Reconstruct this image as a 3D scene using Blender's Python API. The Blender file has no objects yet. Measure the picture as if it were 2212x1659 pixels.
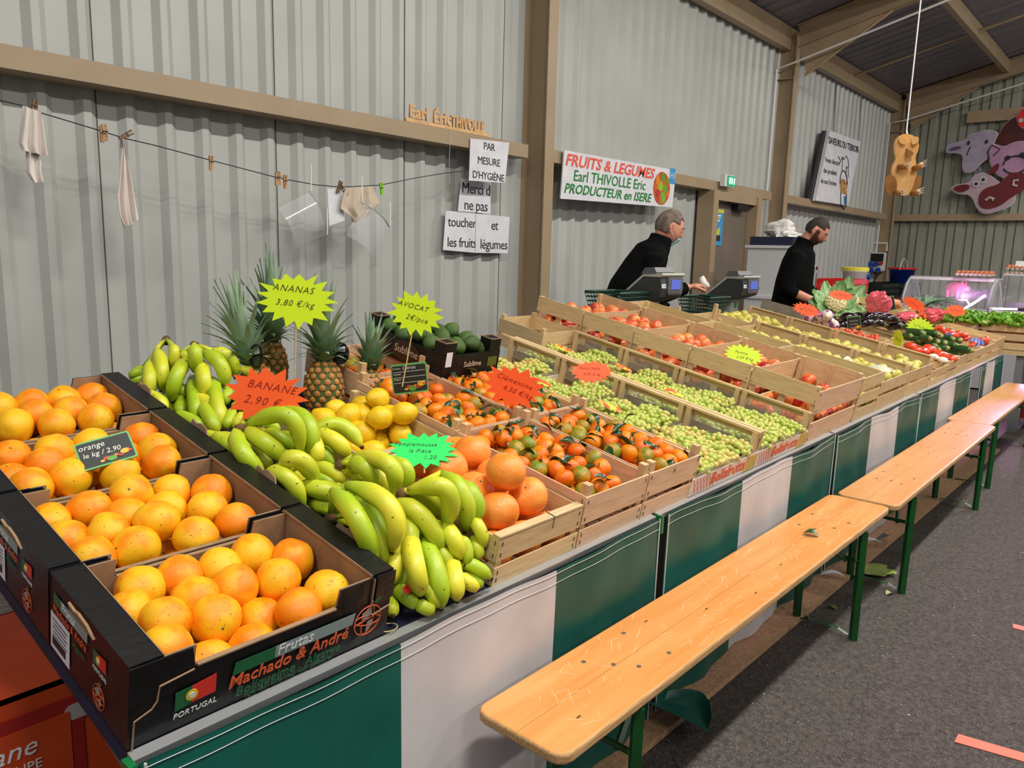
import bpy, bmesh, math, random
import numpy as np
from mathutils import Vector, Matrix, Euler
random.seed(7); rng=np.random.default_rng(11)
sc=bpy.context.scene; COL=sc.collection
pi=math.pi; R=math.radians
# ---------------- camera, world, lights, exposure ----------------
cam=bpy.data.cameras.new('camera'); co=bpy.data.objects.new('camera',cam); COL.objects.link(co); sc.camera=co
cam.sensor_width=36; cam.lens=1655.9/2212*36; cam.clip_start=.05
rx=Vector((0.654076,-0.755953,0.026819)); uy=Vector((0.110481,0.130546,0.985267)); fw=Vector((0.748317,0.641477,-0.168905))
co.matrix_world=Matrix(((rx.x,uy.x,-fw.x,0),(rx.y,uy.y,-fw.y,0),(rx.z,uy.z,-fw.z,1.46944),(0,0,0,1)))
sc.view_settings.view_transform='Standard'; sc.view_settings.look='None'; sc.view_settings.gamma=1; sc.view_settings.use_curve_mapping=False
sc.view_settings.exposure=-0.10
w=bpy.data.worlds.new('world'); sc.world=w; w.use_nodes=True
w.node_tree.nodes['Background'].inputs[0].default_value=(.94,.96,1,1); w.node_tree.nodes['Background'].inputs[1].default_value=.24
def area(n,loc,sx,sy,e,col=(1,.95,.87),tgt=None):
    l=bpy.data.lights.new(n,'AREA'); l.shape='RECTANGLE'; l.size=sx; l.size_y=sy; l.energy=e; l.color=col
    o=bpy.data.objects.new(n,l); COL.objects.link(o); o.location=loc
    if tgt is not None:
        o.rotation_euler=(Vector(tgt)-Vector(loc)).to_track_quat('-Z','Y').to_euler()
    return o
for i,(x,e) in enumerate(((-2.2,120),(1.2,190),(4.6,190),(8.0,170),(11.4,110),(14.4,45))):
    area('hall_light',(x,-.35,5.15),1.6,.18,e)
for x,e in ((1.0,70),(6.0,70),(11,50)):
    area('far_hall_light',(x,-5.5,5.2),1.6,.2,e*1.3,tgt=(x+.5,2.5,1.2))

# ---------------- helpers ----------------
def lin(c):
    return tuple(((v/255)/12.92 if v/255<=.04045 else ((v/255+.055)/1.055)**2.4) for v in c[:3])+(1,)
MATS={}
def mat(name,col,rough=.5,metal=0.,col2=None,ns=8.,nd=3,st=(1,1,1),mixlo=.35,mixhi=.65,bump=0.,bs=40.,bst=None,rnd=0.,rnd2=0.,emit=0.,alpha=1.,trans=0.,spec=.5,sss=0.,speck=None,spk=60.,spt=.12,coat=0.,vor=False,sheen=0.):
    if name in MATS: return MATS[name]
    m=bpy.data.materials.new(name); m.use_nodes=True; nt=m.node_tree; N=nt.nodes; L=nt.links
    b=N['Principled BSDF']; b.inputs['Roughness'].default_value=rough; b.inputs['Metallic'].default_value=metal
    b.inputs['Specular IOR Level'].default_value=spec
    if coat: b.inputs['Coat Weight'].default_value=coat; b.inputs['Coat Roughness'].default_value=.12
    if sheen: b.inputs['Sheen Weight'].default_value=sheen
    tc=N.new('ShaderNodeTexCoord'); oi=N.new('ShaderNodeObjectInfo')
    def mapped(s):
        mp=N.new('ShaderNodeMapping'); mp.inputs['Scale'].default_value=s; L.new(tc.outputs['Object'],mp.inputs['Vector'])
        ad=N.new('ShaderNodeVectorMath'); ad.operation='ADD'; L.new(mp.outputs[0],ad.inputs[0])
        sc_=N.new('ShaderNodeMath'); sc_.operation='MULTIPLY'; sc_.inputs[1].default_value=37.; L.new(oi.outputs['Random'],sc_.inputs[0]); L.new(sc_.outputs[0],ad.inputs[1])
        return ad.outputs[0]
    out=None
    rgb=N.new('ShaderNodeRGB'); rgb.outputs[0].default_value=lin(col); out=rgb.outputs[0]
    if col2:
        nz=N.new('ShaderNodeTexNoise'); nz.inputs['Scale'].default_value=ns; nz.inputs['Detail'].default_value=nd; L.new(mapped(st),nz.inputs['Vector'])
        rp=N.new('ShaderNodeMapRange'); rp.inputs[1].default_value=mixlo; rp.inputs[2].default_value=mixhi; L.new(nz.outputs[0],rp.inputs[0])
        fac=rp.outputs[0]
        if rnd2:
            r2=N.new('ShaderNodeMath'); r2.operation='SUBTRACT'; L.new(oi.outputs['Random'],r2.inputs[0]); r2.inputs[1].default_value=.5
            r3=N.new('ShaderNodeMath'); r3.operation='MULTIPLY_ADD'; r3.inputs[1].default_value=rnd2; r3.use_clamp=True; L.new(r2.outputs[0],r3.inputs[0]); L.new(fac,r3.inputs[2]); fac=r3.outputs[0]
        mx=N.new('ShaderNodeMix'); mx.data_type='RGBA'; L.new(fac,mx.inputs['Factor']); L.new(out,mx.inputs['A']); mx.inputs['B'].default_value=lin(col2); out=mx.outputs['Result']
    if speck:
        v=N.new('ShaderNodeTexNoise'); v.inputs['Scale'].default_value=spk; v.inputs['Detail'].default_value=1; L.new(mapped(st),v.inputs['Vector'])
        g=N.new('ShaderNodeMapRange'); g.inputs[1].default_value=.72-spt*.2; g.inputs[2].default_value=.78-spt*.2; L.new(v.outputs[0],g.inputs[0])
        mx=N.new('ShaderNodeMix'); mx.data_type='RGBA'; L.new(g.outputs[0],mx.inputs['Factor']); L.new(out,mx.inputs['A']); mx.inputs['B'].default_value=lin(speck); out=mx.outputs['Result']
    if rnd:
        hs=N.new('ShaderNodeHueSaturation'); L.new(out,hs.inputs['Color'])
        mr=N.new('ShaderNodeMapRange'); mr.inputs[3].default_value=1-rnd; mr.inputs[4].default_value=1+rnd; L.new(oi.outputs['Random'],mr.inputs[0]); L.new(mr.outputs[0],hs.inputs['Value']); out=hs.outputs[0]
    L.new(out,b.inputs['Base Color'])
    if emit: L.new(out,b.inputs['Emission Color']); b.inputs['Emission Strength'].default_value=emit
    if alpha<1: b.inputs['Alpha'].default_value=alpha
    if trans: b.inputs['Transmission Weight'].default_value=trans; b.inputs['IOR'].default_value=1.3
    if sss: b.inputs['Subsurface Weight'].default_value=sss; b.inputs['Subsurface Radius'].default_value=(.01,.006,.003); b.inputs['Subsurface Scale'].default_value=.5
    if bump:
        nz=N.new('ShaderNodeTexVoronoi' if vor else 'ShaderNodeTexNoise'); nz.inputs['Scale'].default_value=bs
        L.new(mapped(bst or st),nz.inputs['Vector'])
        bp=N.new('ShaderNodeBump'); bp.inputs['Strength'].default_value=bump; bp.inputs['Distance'].default_value=.01; L.new(nz.outputs[0],bp.inputs['Height']); L.new(bp.outputs[0],b.inputs['Normal'])
    MATS[name]=m; return m
def tag(o,label=None,cat=None,group=None,kind=None):
    if label: o['label']=label
    if cat: o['category']=cat
    if group: o['group']=group
    if kind: o['kind']=kind
    return o
class MB:
    def __init__(s): s.v=[];s.f=[];s.m=[];s.cm=0
    def add(s,vs,fs,T=None):
        n=len(s.v); s.v+= [tuple(T@Vector(v)) for v in vs] if T is not None else [tuple(v) for v in vs]
        s.f+=[tuple(i+n for i in f) for f in fs]; s.m+=[s.cm]*len(fs); return s
    def box(s,c,d,T=None):
        x,y,z=c; a,b,e=d[0]/2,d[1]/2,d[2]/2
        vs=[(x+i*a,y+j*b,z+k*e) for i in(-1,1) for j in(-1,1) for k in(-1,1)]
        return s.add(vs,[(0,1,3,2),(4,6,7,5),(0,4,5,1),(2,3,7,6),(0,2,6,4),(1,5,7,3)],T)
    def rbox(s,c,d,r,T=None,n=3):   # box with rounded vertical corners
        x,y,z=c;a,b,e=d[0]/2,d[1]/2,d[2]/2;P=[]
        for cx,cy,a0 in((a-r,b-r,0),(-a+r,b-r,90),(-a+r,-b+r,180),(a-r,-b+r,270)):
            for k in range(n+1):
                t=R(a0+90*k/n);P.append((x+cx+r*math.cos(t),y+cy+r*math.sin(t)))
        return s.prism(P,z-e,z+e,T)
    def prism(s,P,z0,z1,T=None):
        n=len(P); vs=[(p[0],p[1],z0) for p in P]+[(p[0],p[1],z1) for p in P]
        fs=[tuple(range(n-1,-1,-1)),tuple(range(n,2*n))]+[(i,(i+1)%n,n+(i+1)%n,n+i) for i in range(n)]
        return s.add(vs,fs,T)
    def tube(s,pts,rad,n=8,T=None,cap=True,flat=1.,up=None,mod=0.,mods=5):
        pts=[Vector(p) for p in pts]; N=len(pts)
        if not hasattr(rad,'__len__'): rad=[rad]*N
        vs=[];prev=None
        for i,p in enumerate(pts):
            t=(pts[min(i+1,N-1)]-pts[max(i-1,0)]).normalized()
            if prev is None:
                a=Vector(up) if up else (Vector((0,0,1)) if abs(t.z)<.9 else Vector((1,0,0)))
                u=t.cross(a).normalized()
            else:
                u=(prev-t*prev.dot(t)).normalized()
            prev=u; v=t.cross(u)
            for k in range(n):
                an=2*pi*k/n; rr=rad[i]*(1+mod*math.cos(mods*an))
                vs.append(p+u*rr*math.cos(an)+v*rr*flat*math.sin(an))
        fs=[(i*n+k,i*n+(k+1)%n,(i+1)*n+(k+1)%n,(i+1)*n+k) for i in range(N-1) for k in range(n)]
        if cap: fs+= [tuple(range(n-1,-1,-1)),tuple((N-1)*n+k for k in range(n))]
        return s.add(vs,fs,T)
    def ell(s,secs,n=12,T=None):  # sections (x,y,z,rx,ry) horizontal ellipses
        vs=[(x+a*math.cos(2*pi*k/n),y+b*math.sin(2*pi*k/n),z) for x,y,z,a,b in secs for k in range(n)]
        N=len(secs); fs=[(i*n+k,i*n+(k+1)%n,(i+1)*n+(k+1)%n,(i+1)*n+k) for i in range(N-1) for k in range(n)]
        fs+=[tuple(range(n-1,-1,-1)),tuple((N-1)*n+k for k in range(n))]
        return s.add(vs,fs,T)
    def lathe(s,pr,n=16,T=None): return s.ell([(0,0,z,r,r) for r,z in pr],n,T)
    def sph(s,c,r,n=12,m=8,T=None):
        r=r if hasattr(r,'__len__') else (r,r,r)
        return s.ell([(c[0],c[1],c[2]-r[2]*math.cos(pi*i/m),max(1e-4,r[0]*math.sin(pi*i/m)),max(1e-4,r[1]*math.sin(pi*i/m))) for i in range(m+1)],n,T)
    def grid(s,fn,nu,nv,T=None):
        vs=[fn(i/nu,j/nv) for i in range(nu+1) for j in range(nv+1)]
        return s.add(vs,[(i*(nv+1)+j,(i+1)*(nv+1)+j,(i+1)*(nv+1)+j+1,i*(nv+1)+j+1) for i in range(nu) for j in range(nv)],T)
    def mesh(s,name,mats,smooth=False):
        me=bpy.data.meshes.new(name); me.from_pydata(s.v,[],s.f)
        for m in (mats if isinstance(mats,(list,tuple)) else [mats]): me.materials.append(m)
        if any(s.m): me.polygons.foreach_set('material_index',s.m)
        if smooth: me.polygons.foreach_set('use_smooth',[True]*len(s.f))
        me.update(); return me
    def fix(s,me):
        bm=bmesh.new(); bm.from_mesh(me); bmesh.ops.recalc_face_normals(bm,faces=bm.faces); bm.to_mesh(me); bm.free(); return me
def obj(name,me,parent=None,M=None,loc=None,rot=None,scale=None):
    o=bpy.data.objects.new(name,me); COL.objects.link(o)
    if M is not None: o.matrix_basis=M
    if loc is not None: o.location=loc
    if rot is not None: o.rotation_euler=rot
    if scale is not None: o.scale=scale if hasattr(scale,'__len__') else (scale,)*3
    if parent: o.parent=parent
    return o
def thing(name,label,cat,M=None,group=None,loc=None,rot=None):
    o=obj(name,None,None,M,loc,rot); o.empty_display_size=.05; return tag(o,label,cat,group)
def solo(name,me,label,cat,M=None,group=None,loc=None,rot=None,scale=None):
    return tag(obj(name,me,None,M,loc,rot,scale),label,cat,group)
def struct(name,me,M=None,loc=None,rot=None): return tag(obj(name,me,None,M,loc,rot),kind='structure')
BC={}
def boxme(d,m):
    k=(tuple(round(x,4) for x in d),m.name)
    if k not in BC: BC[k]=MB().box((0,0,0),d).mesh('box_'+m.name,m)
    return BC[k]
def bx(name,c,d,m,parent,rot=None): return obj(name,boxme(d,m),parent,loc=c,rot=rot)
FONTS=[]
def text(s,size,m,parent,M,shear=0.,align='CENTER',name='lettering',sx=1.,bold=0.,ls=1.,ext=.0004):
    c=bpy.data.curves.new('lettering','FONT'); c.body=s; c.size=size; c.align_x=align; c.align_y='CENTER'; c.shear=shear; c.extrude=ext; c.offset=bold; c.resolution_u=2; c.space_character=ls; c.space_line=.9
    c.materials.append(m); o=obj(name,c,parent,M@Matrix.Diagonal((sx,1,1,1))); FONTS.append(o); return o
def T(x,y,z): return Matrix.Translation((x,y,z))
def Rx(a): return Matrix.Rotation(R(a),4,'X')
def Ry(a): return Matrix.Rotation(R(a),4,'Y')
def Rz(a): return Matrix.Rotation(R(a),4,'Z')
def Sc(x,y,z): return Matrix.Diagonal((x,y,z,1))
PLM=T(0,1.12,.70)@Rx(11)     # sloping display surface: x along the stall, y up the slope, z out of it
def PL(x,s,h): return PLM@Vector((x,s,h))
def xf(loc,M): return Matrix.Translation(loc)@M
def stroke(pts,w,m,name,parent,M,t=.0006):
    mb=MB()
    for P in pts: mb.tube([(x,y,0) for x,y in P],w,5)
    return obj(name,mb.mesh('ink',m),parent,M)

# ---------------- materials ----------------
m_wall=mat('sheet_steel',(182,184,180),.38,.0,(174,177,173),2.,2)
m_wallj=mat('sheet_joint',(70,74,74),.6)
m_tan=mat('tan_steel',(168,147,118),.38,.0,(160,139,111),3.)
m_tand=mat('door_brown',(118,108,96),.45,.0,(110,100,88),2.)
m_roof=mat('roof_sheet',(132,130,136),.5,.0,(112,112,120),3.,3,(6,.4,1))
m_back=mat('back_sheet',(156,158,144),.5,.0,(146,148,136),2.)
m_asph=mat('asphalt',(96,88,84),.85,.0,(58,52,50),60.,6,(1,1,1),.3,.7,1.,220.,speck=(150,146,140),spk=170.,spt=.25)
m_black=mat('black_plastic',(16,17,18),.45)
m_white=mat('white_plastic',(225,225,222),.4)
m_paper=mat('white_paper',(226,226,232),.6,.0,(214,214,222),9.,3,bump=.15,bs=12.)
m_ink=mat('dark_ink',(30,30,34),.6)
m_chrome=mat('steel',(150,150,150),.3,.9)
m_alu=mat('aluminium_rail',(176,178,180),.35,.6)
m_wood=mat('poplar',(222,196,150),.62,.0,(196,166,118),9.,4,(1.2,14,14),.3,.75,.25,90.,(2,30,30),rnd=.09)
m_woody=mat('poplar_side',(222,196,150),.62,.0,(196,166,118),9.,4,(14,1.2,14),.3,.75,.25,90.,(30,2,30),rnd=.09)
m_woodp=mat('pine_pink',(226,190,156),.62,.0,(204,164,126),8.,4,(1.2,12,12),.3,.75,.25,90.,(2,30,30),rnd=.07)
m_woodpy=mat('pine_pink_side',(226,190,156),.62,.0,(204,164,126),8.,4,(12,1.2,12),.3,.75,.25,90.,(30,2,30),rnd=.07)
m_woodv=mat('post_wood',(214,186,142),.65,.0,(190,158,112),8.,4,(14,14,1.5),.3,.75,rnd=.08)
m_card=mat('brown_card',(158,128,98),.8,.0,(140,112,84),20.,3)
m_cardk=mat('black_card',(15,15,17),.34,.0,(22,22,24),6.,3,(1,30,1),bump=.3,bs=12.,bst=(2,60,2),spec=.3)
m_staple=mat('staple',(70,66,62),.4,.7)

# ---------------- the building ----------------
fl=MB().grid(lambda u,v:(-6+22*u,-9+13.6*v,0),2,2).mesh('floor',m_asph); struct('floor',fl)
WY=4.30; PITCH=.207
def sheet(x0,n,z0,z1,m):   # one profiled sheet: n ribs of trapezoid section
    mb=MB();pr=[]
    for i in range(n):
        b=i*PITCH
        pr+=[(b,0),(b+.1,0),(b+.135,-.032),(b+.172,-.032)]
    pr.append((n*PITCH,0))
    # thin stiffening lines beside the ribs
    vs=[(x,y,z0) for x,y in pr]+[(x,y,z1) for x,y in pr]; k=len(pr)
    return mb.add(vs,[(i,i+1,k+i+1,k+i) for i in range(k-1)]).mesh('wall_sheet',m)
wl=tag(obj('wall_left',None),kind='structure')
sm=sheet(0,5,.0,4.36,m_wall); jm=MB().box((0,0,2.18),(.004,.006,4.36)).mesh('joint',m_wallj)
X0=((1.695,4.3,2.655))[0]
k0=int(math.floor((X0+3.2)/1.035))
for k in range(-4,16):
    x=X0+1.035*k
    if x+1.035>15.45: sm2=sheet(0,3,0,4.36,m_wall); obj('wall_sheet',sm2,wl,loc=(x,WY,0)); obj('sheet_joint',jm,wl,loc=(x,WY-.003,0)); break
    obj('wall_sheet',sm,wl,loc=(x,WY,0)); obj('sheet_joint',jm,wl,loc=(x,WY-.003,0))
# back wall, standing-seam trays
wb=tag(obj('wall_back',None),kind='structure')
BW=15.42
def bsheet():
    mb=MB(); pr=[(0,0),(.10,0),(.125,.04),(.16,.04),(.185,0),(.30,0)]
    return mb.add([(x,-y,0) for y,x in [(a,b) for a,b in pr]]+[(x,-y,6.4) for y,x in pr],[(i,i+1,len(pr)+i+1,len(pr)+i) for i in range(len(pr)-1)])
bs=bsheet().mesh('back_sheet',m_back); bj=MB().box((0,0,3.2),(.012,.012,6.4)).mesh('joint',m_wallj)
for k in range(26):
    y=4.3-.30*k
    obj('wall_sheet',bs,wb,loc=(BW,y,0)); obj('sheet_joint',bj,wb,loc=(BW-.004,y,0))
# roof
RS=.245
ce=MB(); th=math.atan(RS)
P=[]; n=0
x=-3.
while x<BW:
    P+=[(x,0),(x+.17,0),(x+.19,.035),(x+.23,.035)]; x+=.25
P.append((x,0))
def rz(y): return 4.36+(4.3-y)*RS
vs=[(a,4.4,rz(4.4)+b) for a,b in P]+[(a,-4.,rz(-4)+b) for a,b in P]; kk=len(P)
ce.add(vs,[(i,i+1,kk+i+1,kk+i) for i in range(kk-1)])
struct('ceiling',ce.mesh('ceiling',m_roof))
TR=[0]
def trim(me,M=None,loc=None,rot=None):
    TR[0]+=1; return struct('trim_%d'%TR[0],me,M,loc,rot)
def ibeam(L,hh,ww,m,tf=.012): # along z
    mb=MB(); mb.box((0,-hh/2,L/2),(ww,tf,L)); mb.box((0,hh/2,L/2),(ww,tf,L)); mb.box((0,0,L/2),(.008,hh-tf,L)); return mb.mesh('i_beam',m)
colm=ibeam(4.3,.24,.12,m_tan)
for x in (5.12,10.14,15.16): trim(colm,loc=(x,4.175,0))
trim(colm,loc=(.1,4.175,0))
# rafters
for x in (10.14,15.16,5.12):
    Lr=7.6/math.cos(th); mb=MB(); dd=.26
    A=Matrix.Translation((x,4.07,rz(4.07)-.02))@Rx(math.degrees(th)*-1)
    for c,d in (((0,-Lr/2,-.006),(.12,Lr,.012)),((0,-Lr/2,-dd),(.12,Lr,.012)),((0,-Lr/2,-dd/2),(.008,Lr,dd))): mb.box(c,d)
    # haunch
    mb.add([(0.004,0,-dd),(0.004,-1.05,-dd),(0.004,0.0,-.62),(-.004,0,-dd),(-.004,-1.05,-dd),(-.004,0,-.62)],[(0,1,2),(3,5,4),(0,3,4,1),(1,4,5,2),(2,5,3,0)])
    v=Vector((0,-1.05,-dd+.62)).normalized()
    mb.tube([(0,0.02,-.625),(0,-1.07,-dd-.005)],.02,4)
    trim(mb.mesh('rafter',m_tan),A)
    g=MB(); g.box((0,0,0),(.012,.012,.5)); g.box((0,.0,0),(.12,.008,.42))
    trim(g.mesh('gusset',m_tan),T(x,4.05,4.0))
    g=MB(); g.tube([(-.05,0,.27),(.05,.2,0)],.01,4); g.box((0,.1,-.02),(.13,.22,.01)); trim(g.mesh('stiffener',m_tan),T(x,4.06,3.78))
# girts
def girt(x0,x1,z0,z1,y0=4.1,y1=4.26):
    mb=MB(); L=x1-x0; xc=(x0+x1)/2; mb.box((xc,y0,(z0+z1)/2),(L,.008,z1-z0)); mb.box((xc,(y0+y1)/2,z1-.002),(L,y1-y0,.004)); mb.box((xc,(y0+y1)/2,z0+.002),(L,y1-y0,.004))
    trim(mb.mesh('girt',m_tan))
girt(-3,4.9,2.222,2.325); girt(5.19,9.78,2.222,2.325); girt(10.21,14.9,2.222,2.325)
# eave beam
mb=MB(); mb.box((7.5,4.15,4.245),(15.4,.012,.27)); mb.box((7.5,4.2,4.12),(15.4,.1,.012)); mb.box((7.5,4.2,4.37),(15.4,.1,.012)); trim(mb.mesh('eave_beam',m_tan))
# back wall girts
mb=MB(); mb.box((15.3,2.0,2.275),(.008,4.2,.11)); mb.box((15.36,2.0,2.33),(.12,4.2,.006)); trim(mb.mesh('girt',m_tan))
mb=MB(); mb.box((15.3,.9,3.94),(.008,4.4,.19)); mb.box((15.36,.9,4.03),(.12,4.4,.006)); trim(mb.mesh('girt',m_tan))
# purlin and bracing
yp=2.55; mb=MB(); mb.box((7.6,0,0),(15.4,.008,.18)); mb.box((7.6,.035,-.09),(15.4,.07,.008)); trim(mb.mesh('purlin',m_tan),loc=(0,yp,rz(yp)-.13))
mb=MB(); mb.tube([(12.6,4.2,rz(4.2)-.15),(12.6,-2,rz(-2)-.15)],.022,4); trim(mb.mesh('brace',m_tan))
# conduits
mb=MB(); mb.tube([(9.96,4.24,2.3),(9.96,4.24,3.86),(9.99,4.0,3.93),(9.99,2.3,4.37),(9.99,0,4.93)],.014,6)
trim(mb.mesh('conduit',m_white))
mb=MB(); mb.tube([(15.0,4.24,1.3),(15.0,4.24,3.9),(15.02,4.0,3.93),(15.02,2.3,4.35),(15.02,0,4.9)],.014,6)
trim(mb.mesh('conduit',m_white))
mb=MB(); mb.tube([(5.3,4.2,0),(5.3,4.2,1.1)],.006,5); trim(mb.mesh('cable',m_white))
# door
D0=8.22; D1=9.28
dr=tag(obj('door_1',None,loc=(0,0,0)),kind='structure')
obj('door_leaf',MB().box(((D0+D1)/2,4.2,1.06),(D1-D0,.05,2.12)).mesh('leaf',m_tand),dr)
obj('kick_plate',MB().box(((D0+D1)/2,4.17,1.06),(D1-D0-.02,.012,.07)).mesh('bar',m_black),dr)
mb=MB()
for x in (D0-.06,D1+.06): mb.box((x,4.15,1.11),(.12,.2,2.22))
mb.box(((D0+D1)/2,4.15,2.17),(D1-D0,.16,.1)); obj('door_frame',mb.mesh('frame',m_tan),dr)
mb=MB(); mb.box((8.95,4.12,2.07),(.28,.07,.07)); mb.box((8.75,4.1,2.12),(.35,.03,.025)); obj('door_closer',mb.mesh('closer',m_black),dr)
# ---------------- things on and along the walls ----------------
def cut(name,pts,nrm,t,m,parent=None,smooth=0,off=0.):
    """flat panel of real thickness from a closed outline of world points; t along nrm"""
    n=Vector(nrm).normalized(); pts=[Vector(p)+n*off for p in pts]
    for _ in range(smooth):
        q=[]
        for i,p in enumerate(pts):
            b=pts[(i+1)%len(pts)]; q+= [p*.75+b*.25,p*.25+b*.75]
        pts=q
    k=len(pts); vs=[tuple(p) for p in pts]+[tuple(p+n*t) for p in pts]
    me=bpy.data.meshes.new(name); me.from_pydata(vs,[],[tuple(range(k)),tuple(range(2*k-1,k-1,-1))]+[(i,k+i,k+(i+1)%k,(i+1)%k) for i in range(k)]); me.materials.append(m)
    bm=bmesh.new(); bm.from_mesh(me); bmesh.ops.recalc_face_normals(bm,faces=bm.faces); bm.to_mesh(me); bm.free()
    return obj(name,me,parent)
WALLM=lambda x,y,z: T(x,y,z)@Rx(90)
m_orl=mat('sign_red',(232,92,72),.5); m_grn=mat('sign_green',(22,128,52),.5); m_blue=mat('label_blue',(64,150,214),.5)
# stall banner
sg=thing('stall_sign','white stall banner with red and green lettering and a fruit picture, above the masked man','sign')
BY=4.06
a=Vector((5.33,4.06,2.331)); b=Vector((7.236,4.06,2.347)); c=Vector((7.197,4.06,1.973)); d=Vector((5.303,4.06,1.931))
cut('panel',[a,b,c,d],(0,1,0),.012,m_paper,sg)
sw=(b.x-a.x); ang=math.degrees(math.atan2(b.z-a.z,b.x-a.x))
def onsign(u,v): return a.lerp(b,u).lerp(d.lerp(c,u),v)
for s,u,v,sz,m,shr,bo,sx in (('FRUITS & LEGUMES',.39,.20,.135,m_orl,.25,.003,1.27),('Earl THIVOLLE Eric',.39,.51,.13,m_grn,.1,.001,1.12),('PRODUCTEUR en ISERE',.39,.80,.115,m_grn,.3,.002,1.19)):
    p=onsign(u,v); text(s,sz,m,sg,WALLM(p.x,BY-.003,p.z)@Rz(ang),shr,bold=bo,sx=sx)
p=onsign(.865,.53)
disc=MB().lathe([(.001,0),(.16,0),(.16,.002),(.001,.002)],28).mesh('fruit_picture',mat('picture_red',(190,60,34),.5,col2=(224,120,30),ns=14)); obj('fruit_picture',disc,sg,WALLM(p.x,BY-.004,p.z))
for k,(dx,dz,r,cc) in enumerate(((-.03,.02,.05,(150,190,30)),(.06,-.0,.045,(110,160,40)),(.02,-.09,.055,(120,180,40)),(-.08,-.05,.04,(190,50,50)),(.0,.11,.04,(90,150,30)),(-.09,.06,.045,(224,130,30)),(.1,.08,.035,(120,150,40)),(-.04,-.11,.035,(200,90,70)))):
    obj('printed_fruit',MB().lathe([(.001,0),(r,0),(r,.0015),(.001,.0015)],16).mesh('printed_fruit',mat('print%d'%k,cc,.5)),sg,WALLM(p.x+dx,BY-.0065-.0004*k,p.z+dz))
p=onsign(.965,.17); obj('stand_tag',boxme((.11,.003,.15),m_blue),sg,T(p.x,BY-.003,p.z)); text('H1',.085,m_white,sg,WALLM(p.x,BY-.006,p.z))
# hygiene notice: taped sheets
def sheetp(name,label,pts,y,lines,sz,fr=None):
    P=[Vector(q) for q in pts]; t=thing(name,label,'notice'); 
    cut('sheet',P,(0,1,0),.0015,m_paper,t,off=0); cx=sum(q.x for q in P)/4; cz=sum(q.z for q in P)/4
    hh=max(q.z for q in P)-min(q.z for q in P)
    for i,l in enumerate(lines):
        fx=(fr or 0); text(l,sz,m_ink,t,WALLM(cx+fx,y-.002,cz+hh*.5-hh*(i+.55)/len(lines)),ls=.92)
    return t
sheetp('paper_notice','white sheet reading par mesure d\'hygiene, top of the taped notice',[(4.219,4.085,2.289),(4.654,4.085,2.312),(4.616,4.085,2.004),(4.212,4.085,1.987)],4.085,['PAR','MESURE','D\'HYGIÈNE'],.076)
sheetp('paper_notice','white sheet reading merci de ne pas, middle of the taped notice',[(4.27,4.225,2.018),(4.598,4.225,1.997),(4.611,4.225,1.769),(4.241,4.225,1.769)],4.225,['Merci d','ne pas'],.115,.01)
sheetp('paper_notice','white sheet reading toucher les fruits, bottom left of the taped notice',[(4.108,4.22,1.765),(4.435,4.22,1.763),(4.438,4.22,1.46),(4.084,4.22,1.475)],4.22,['toucher','les fruits'],.105,.02)
sheetp('paper_notice','white sheet reading et legumes, bottom right of the taped notice',[(4.43,4.215,1.762),(4.831,4.215,1.755),(4.819,4.215,1.463),(4.433,4.215,1.46)],4.215,['et','légumes'],.11,.02)
# wooden letters on the girt
m_ply=mat('plywood',(228,184,128),.6,col2=(206,160,104),ns=20)
wn=thing('wooden_name_letters','cut plywood letters spelling the farm name, standing on the steel rail','sign')
p=Vector((4.019,4.12,2.365))
L0=Vector((3.62,4.11,2.346)); L1=Vector((4.446,4.11,2.349))
text('Earl',.115,m_ply,wn,WALLM(L0.x+.11,4.11,2.395),bold=.003,ext=.008,name='letters')
text('Éric',.115,m_ply,wn,WALLM(L0.x+.33,4.105,2.39),bold=.003,ext=.008,name='letters')
text('THIVOLLE',.11,m_ply,wn,WALLM(L1.x-.21,4.13,2.39),bold=.002,ext=.008,name='letters',sx=.72)
obj('base_strip',boxme((L1.x-L0.x+.02,.02,.022),m_ply),wn,T((L0.x+L1.x)/2,4.11,2.338))
solo('hanging_string',MB().tube([(p.x,4.088,2.33),(p.x-.01,4.088,2.1),(p.x,4.09,1.95)],.0015,4).mesh('string',m_paper),'thin white string hanging from the rail under the wooden letters','string')
# exit sign, poster on door
ex=thing('exit_sign','lit green emergency exit box above the brown door','sign',T(*(8.374,4.04,2.337)))
obj('housing',boxme((.24,.06,.13),m_white),ex); obj('green_face',boxme((.2,.01,.11),mat('exit_green',(20,150,100),.4,emit=.6)),ex,T(.03,-.034,0))
for k,dx in enumerate((-.02,.03,.09)): obj('pictogram',MB().tube([(dx,-.041,.035),(dx,-.041,-.035)],.009,4).mesh('pictogram',mat('exit_white',(230,255,250),.4,emit=1.)),ex)
po=thing('door_poster','narrow blue and yellow poster taped to the brown door','poster')
PB=[(8.284,4.165,2.025),(8.602,4.165,2.033),(8.597,4.165,1.615),(8.312,4.165,1.613)]
cut('sheet',PB,(0,1,0),.002,mat('poster_blue',(60,150,205),.5),po)
q=[Vector(v) for v in PB]; cut('yellow_band',[q[0],q[1],q[1].lerp(q[2],.1),q[0].lerp(q[3],.1)],(0,-1,0),.002,mat('poster_yellow',(200,205,70),.5),po)
cut('black_box',[q[0].lerp(q[3],.72)+Vector((.03,0,0)),q[1].lerp(q[2],.72)-Vector((.05,0,0)),q[1].lerp(q[2],.87)-Vector((.05,0,0)),q[0].lerp(q[3],.87)+Vector((.03,0,0))],(0,-1,0),.003,m_ink,po)
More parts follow.
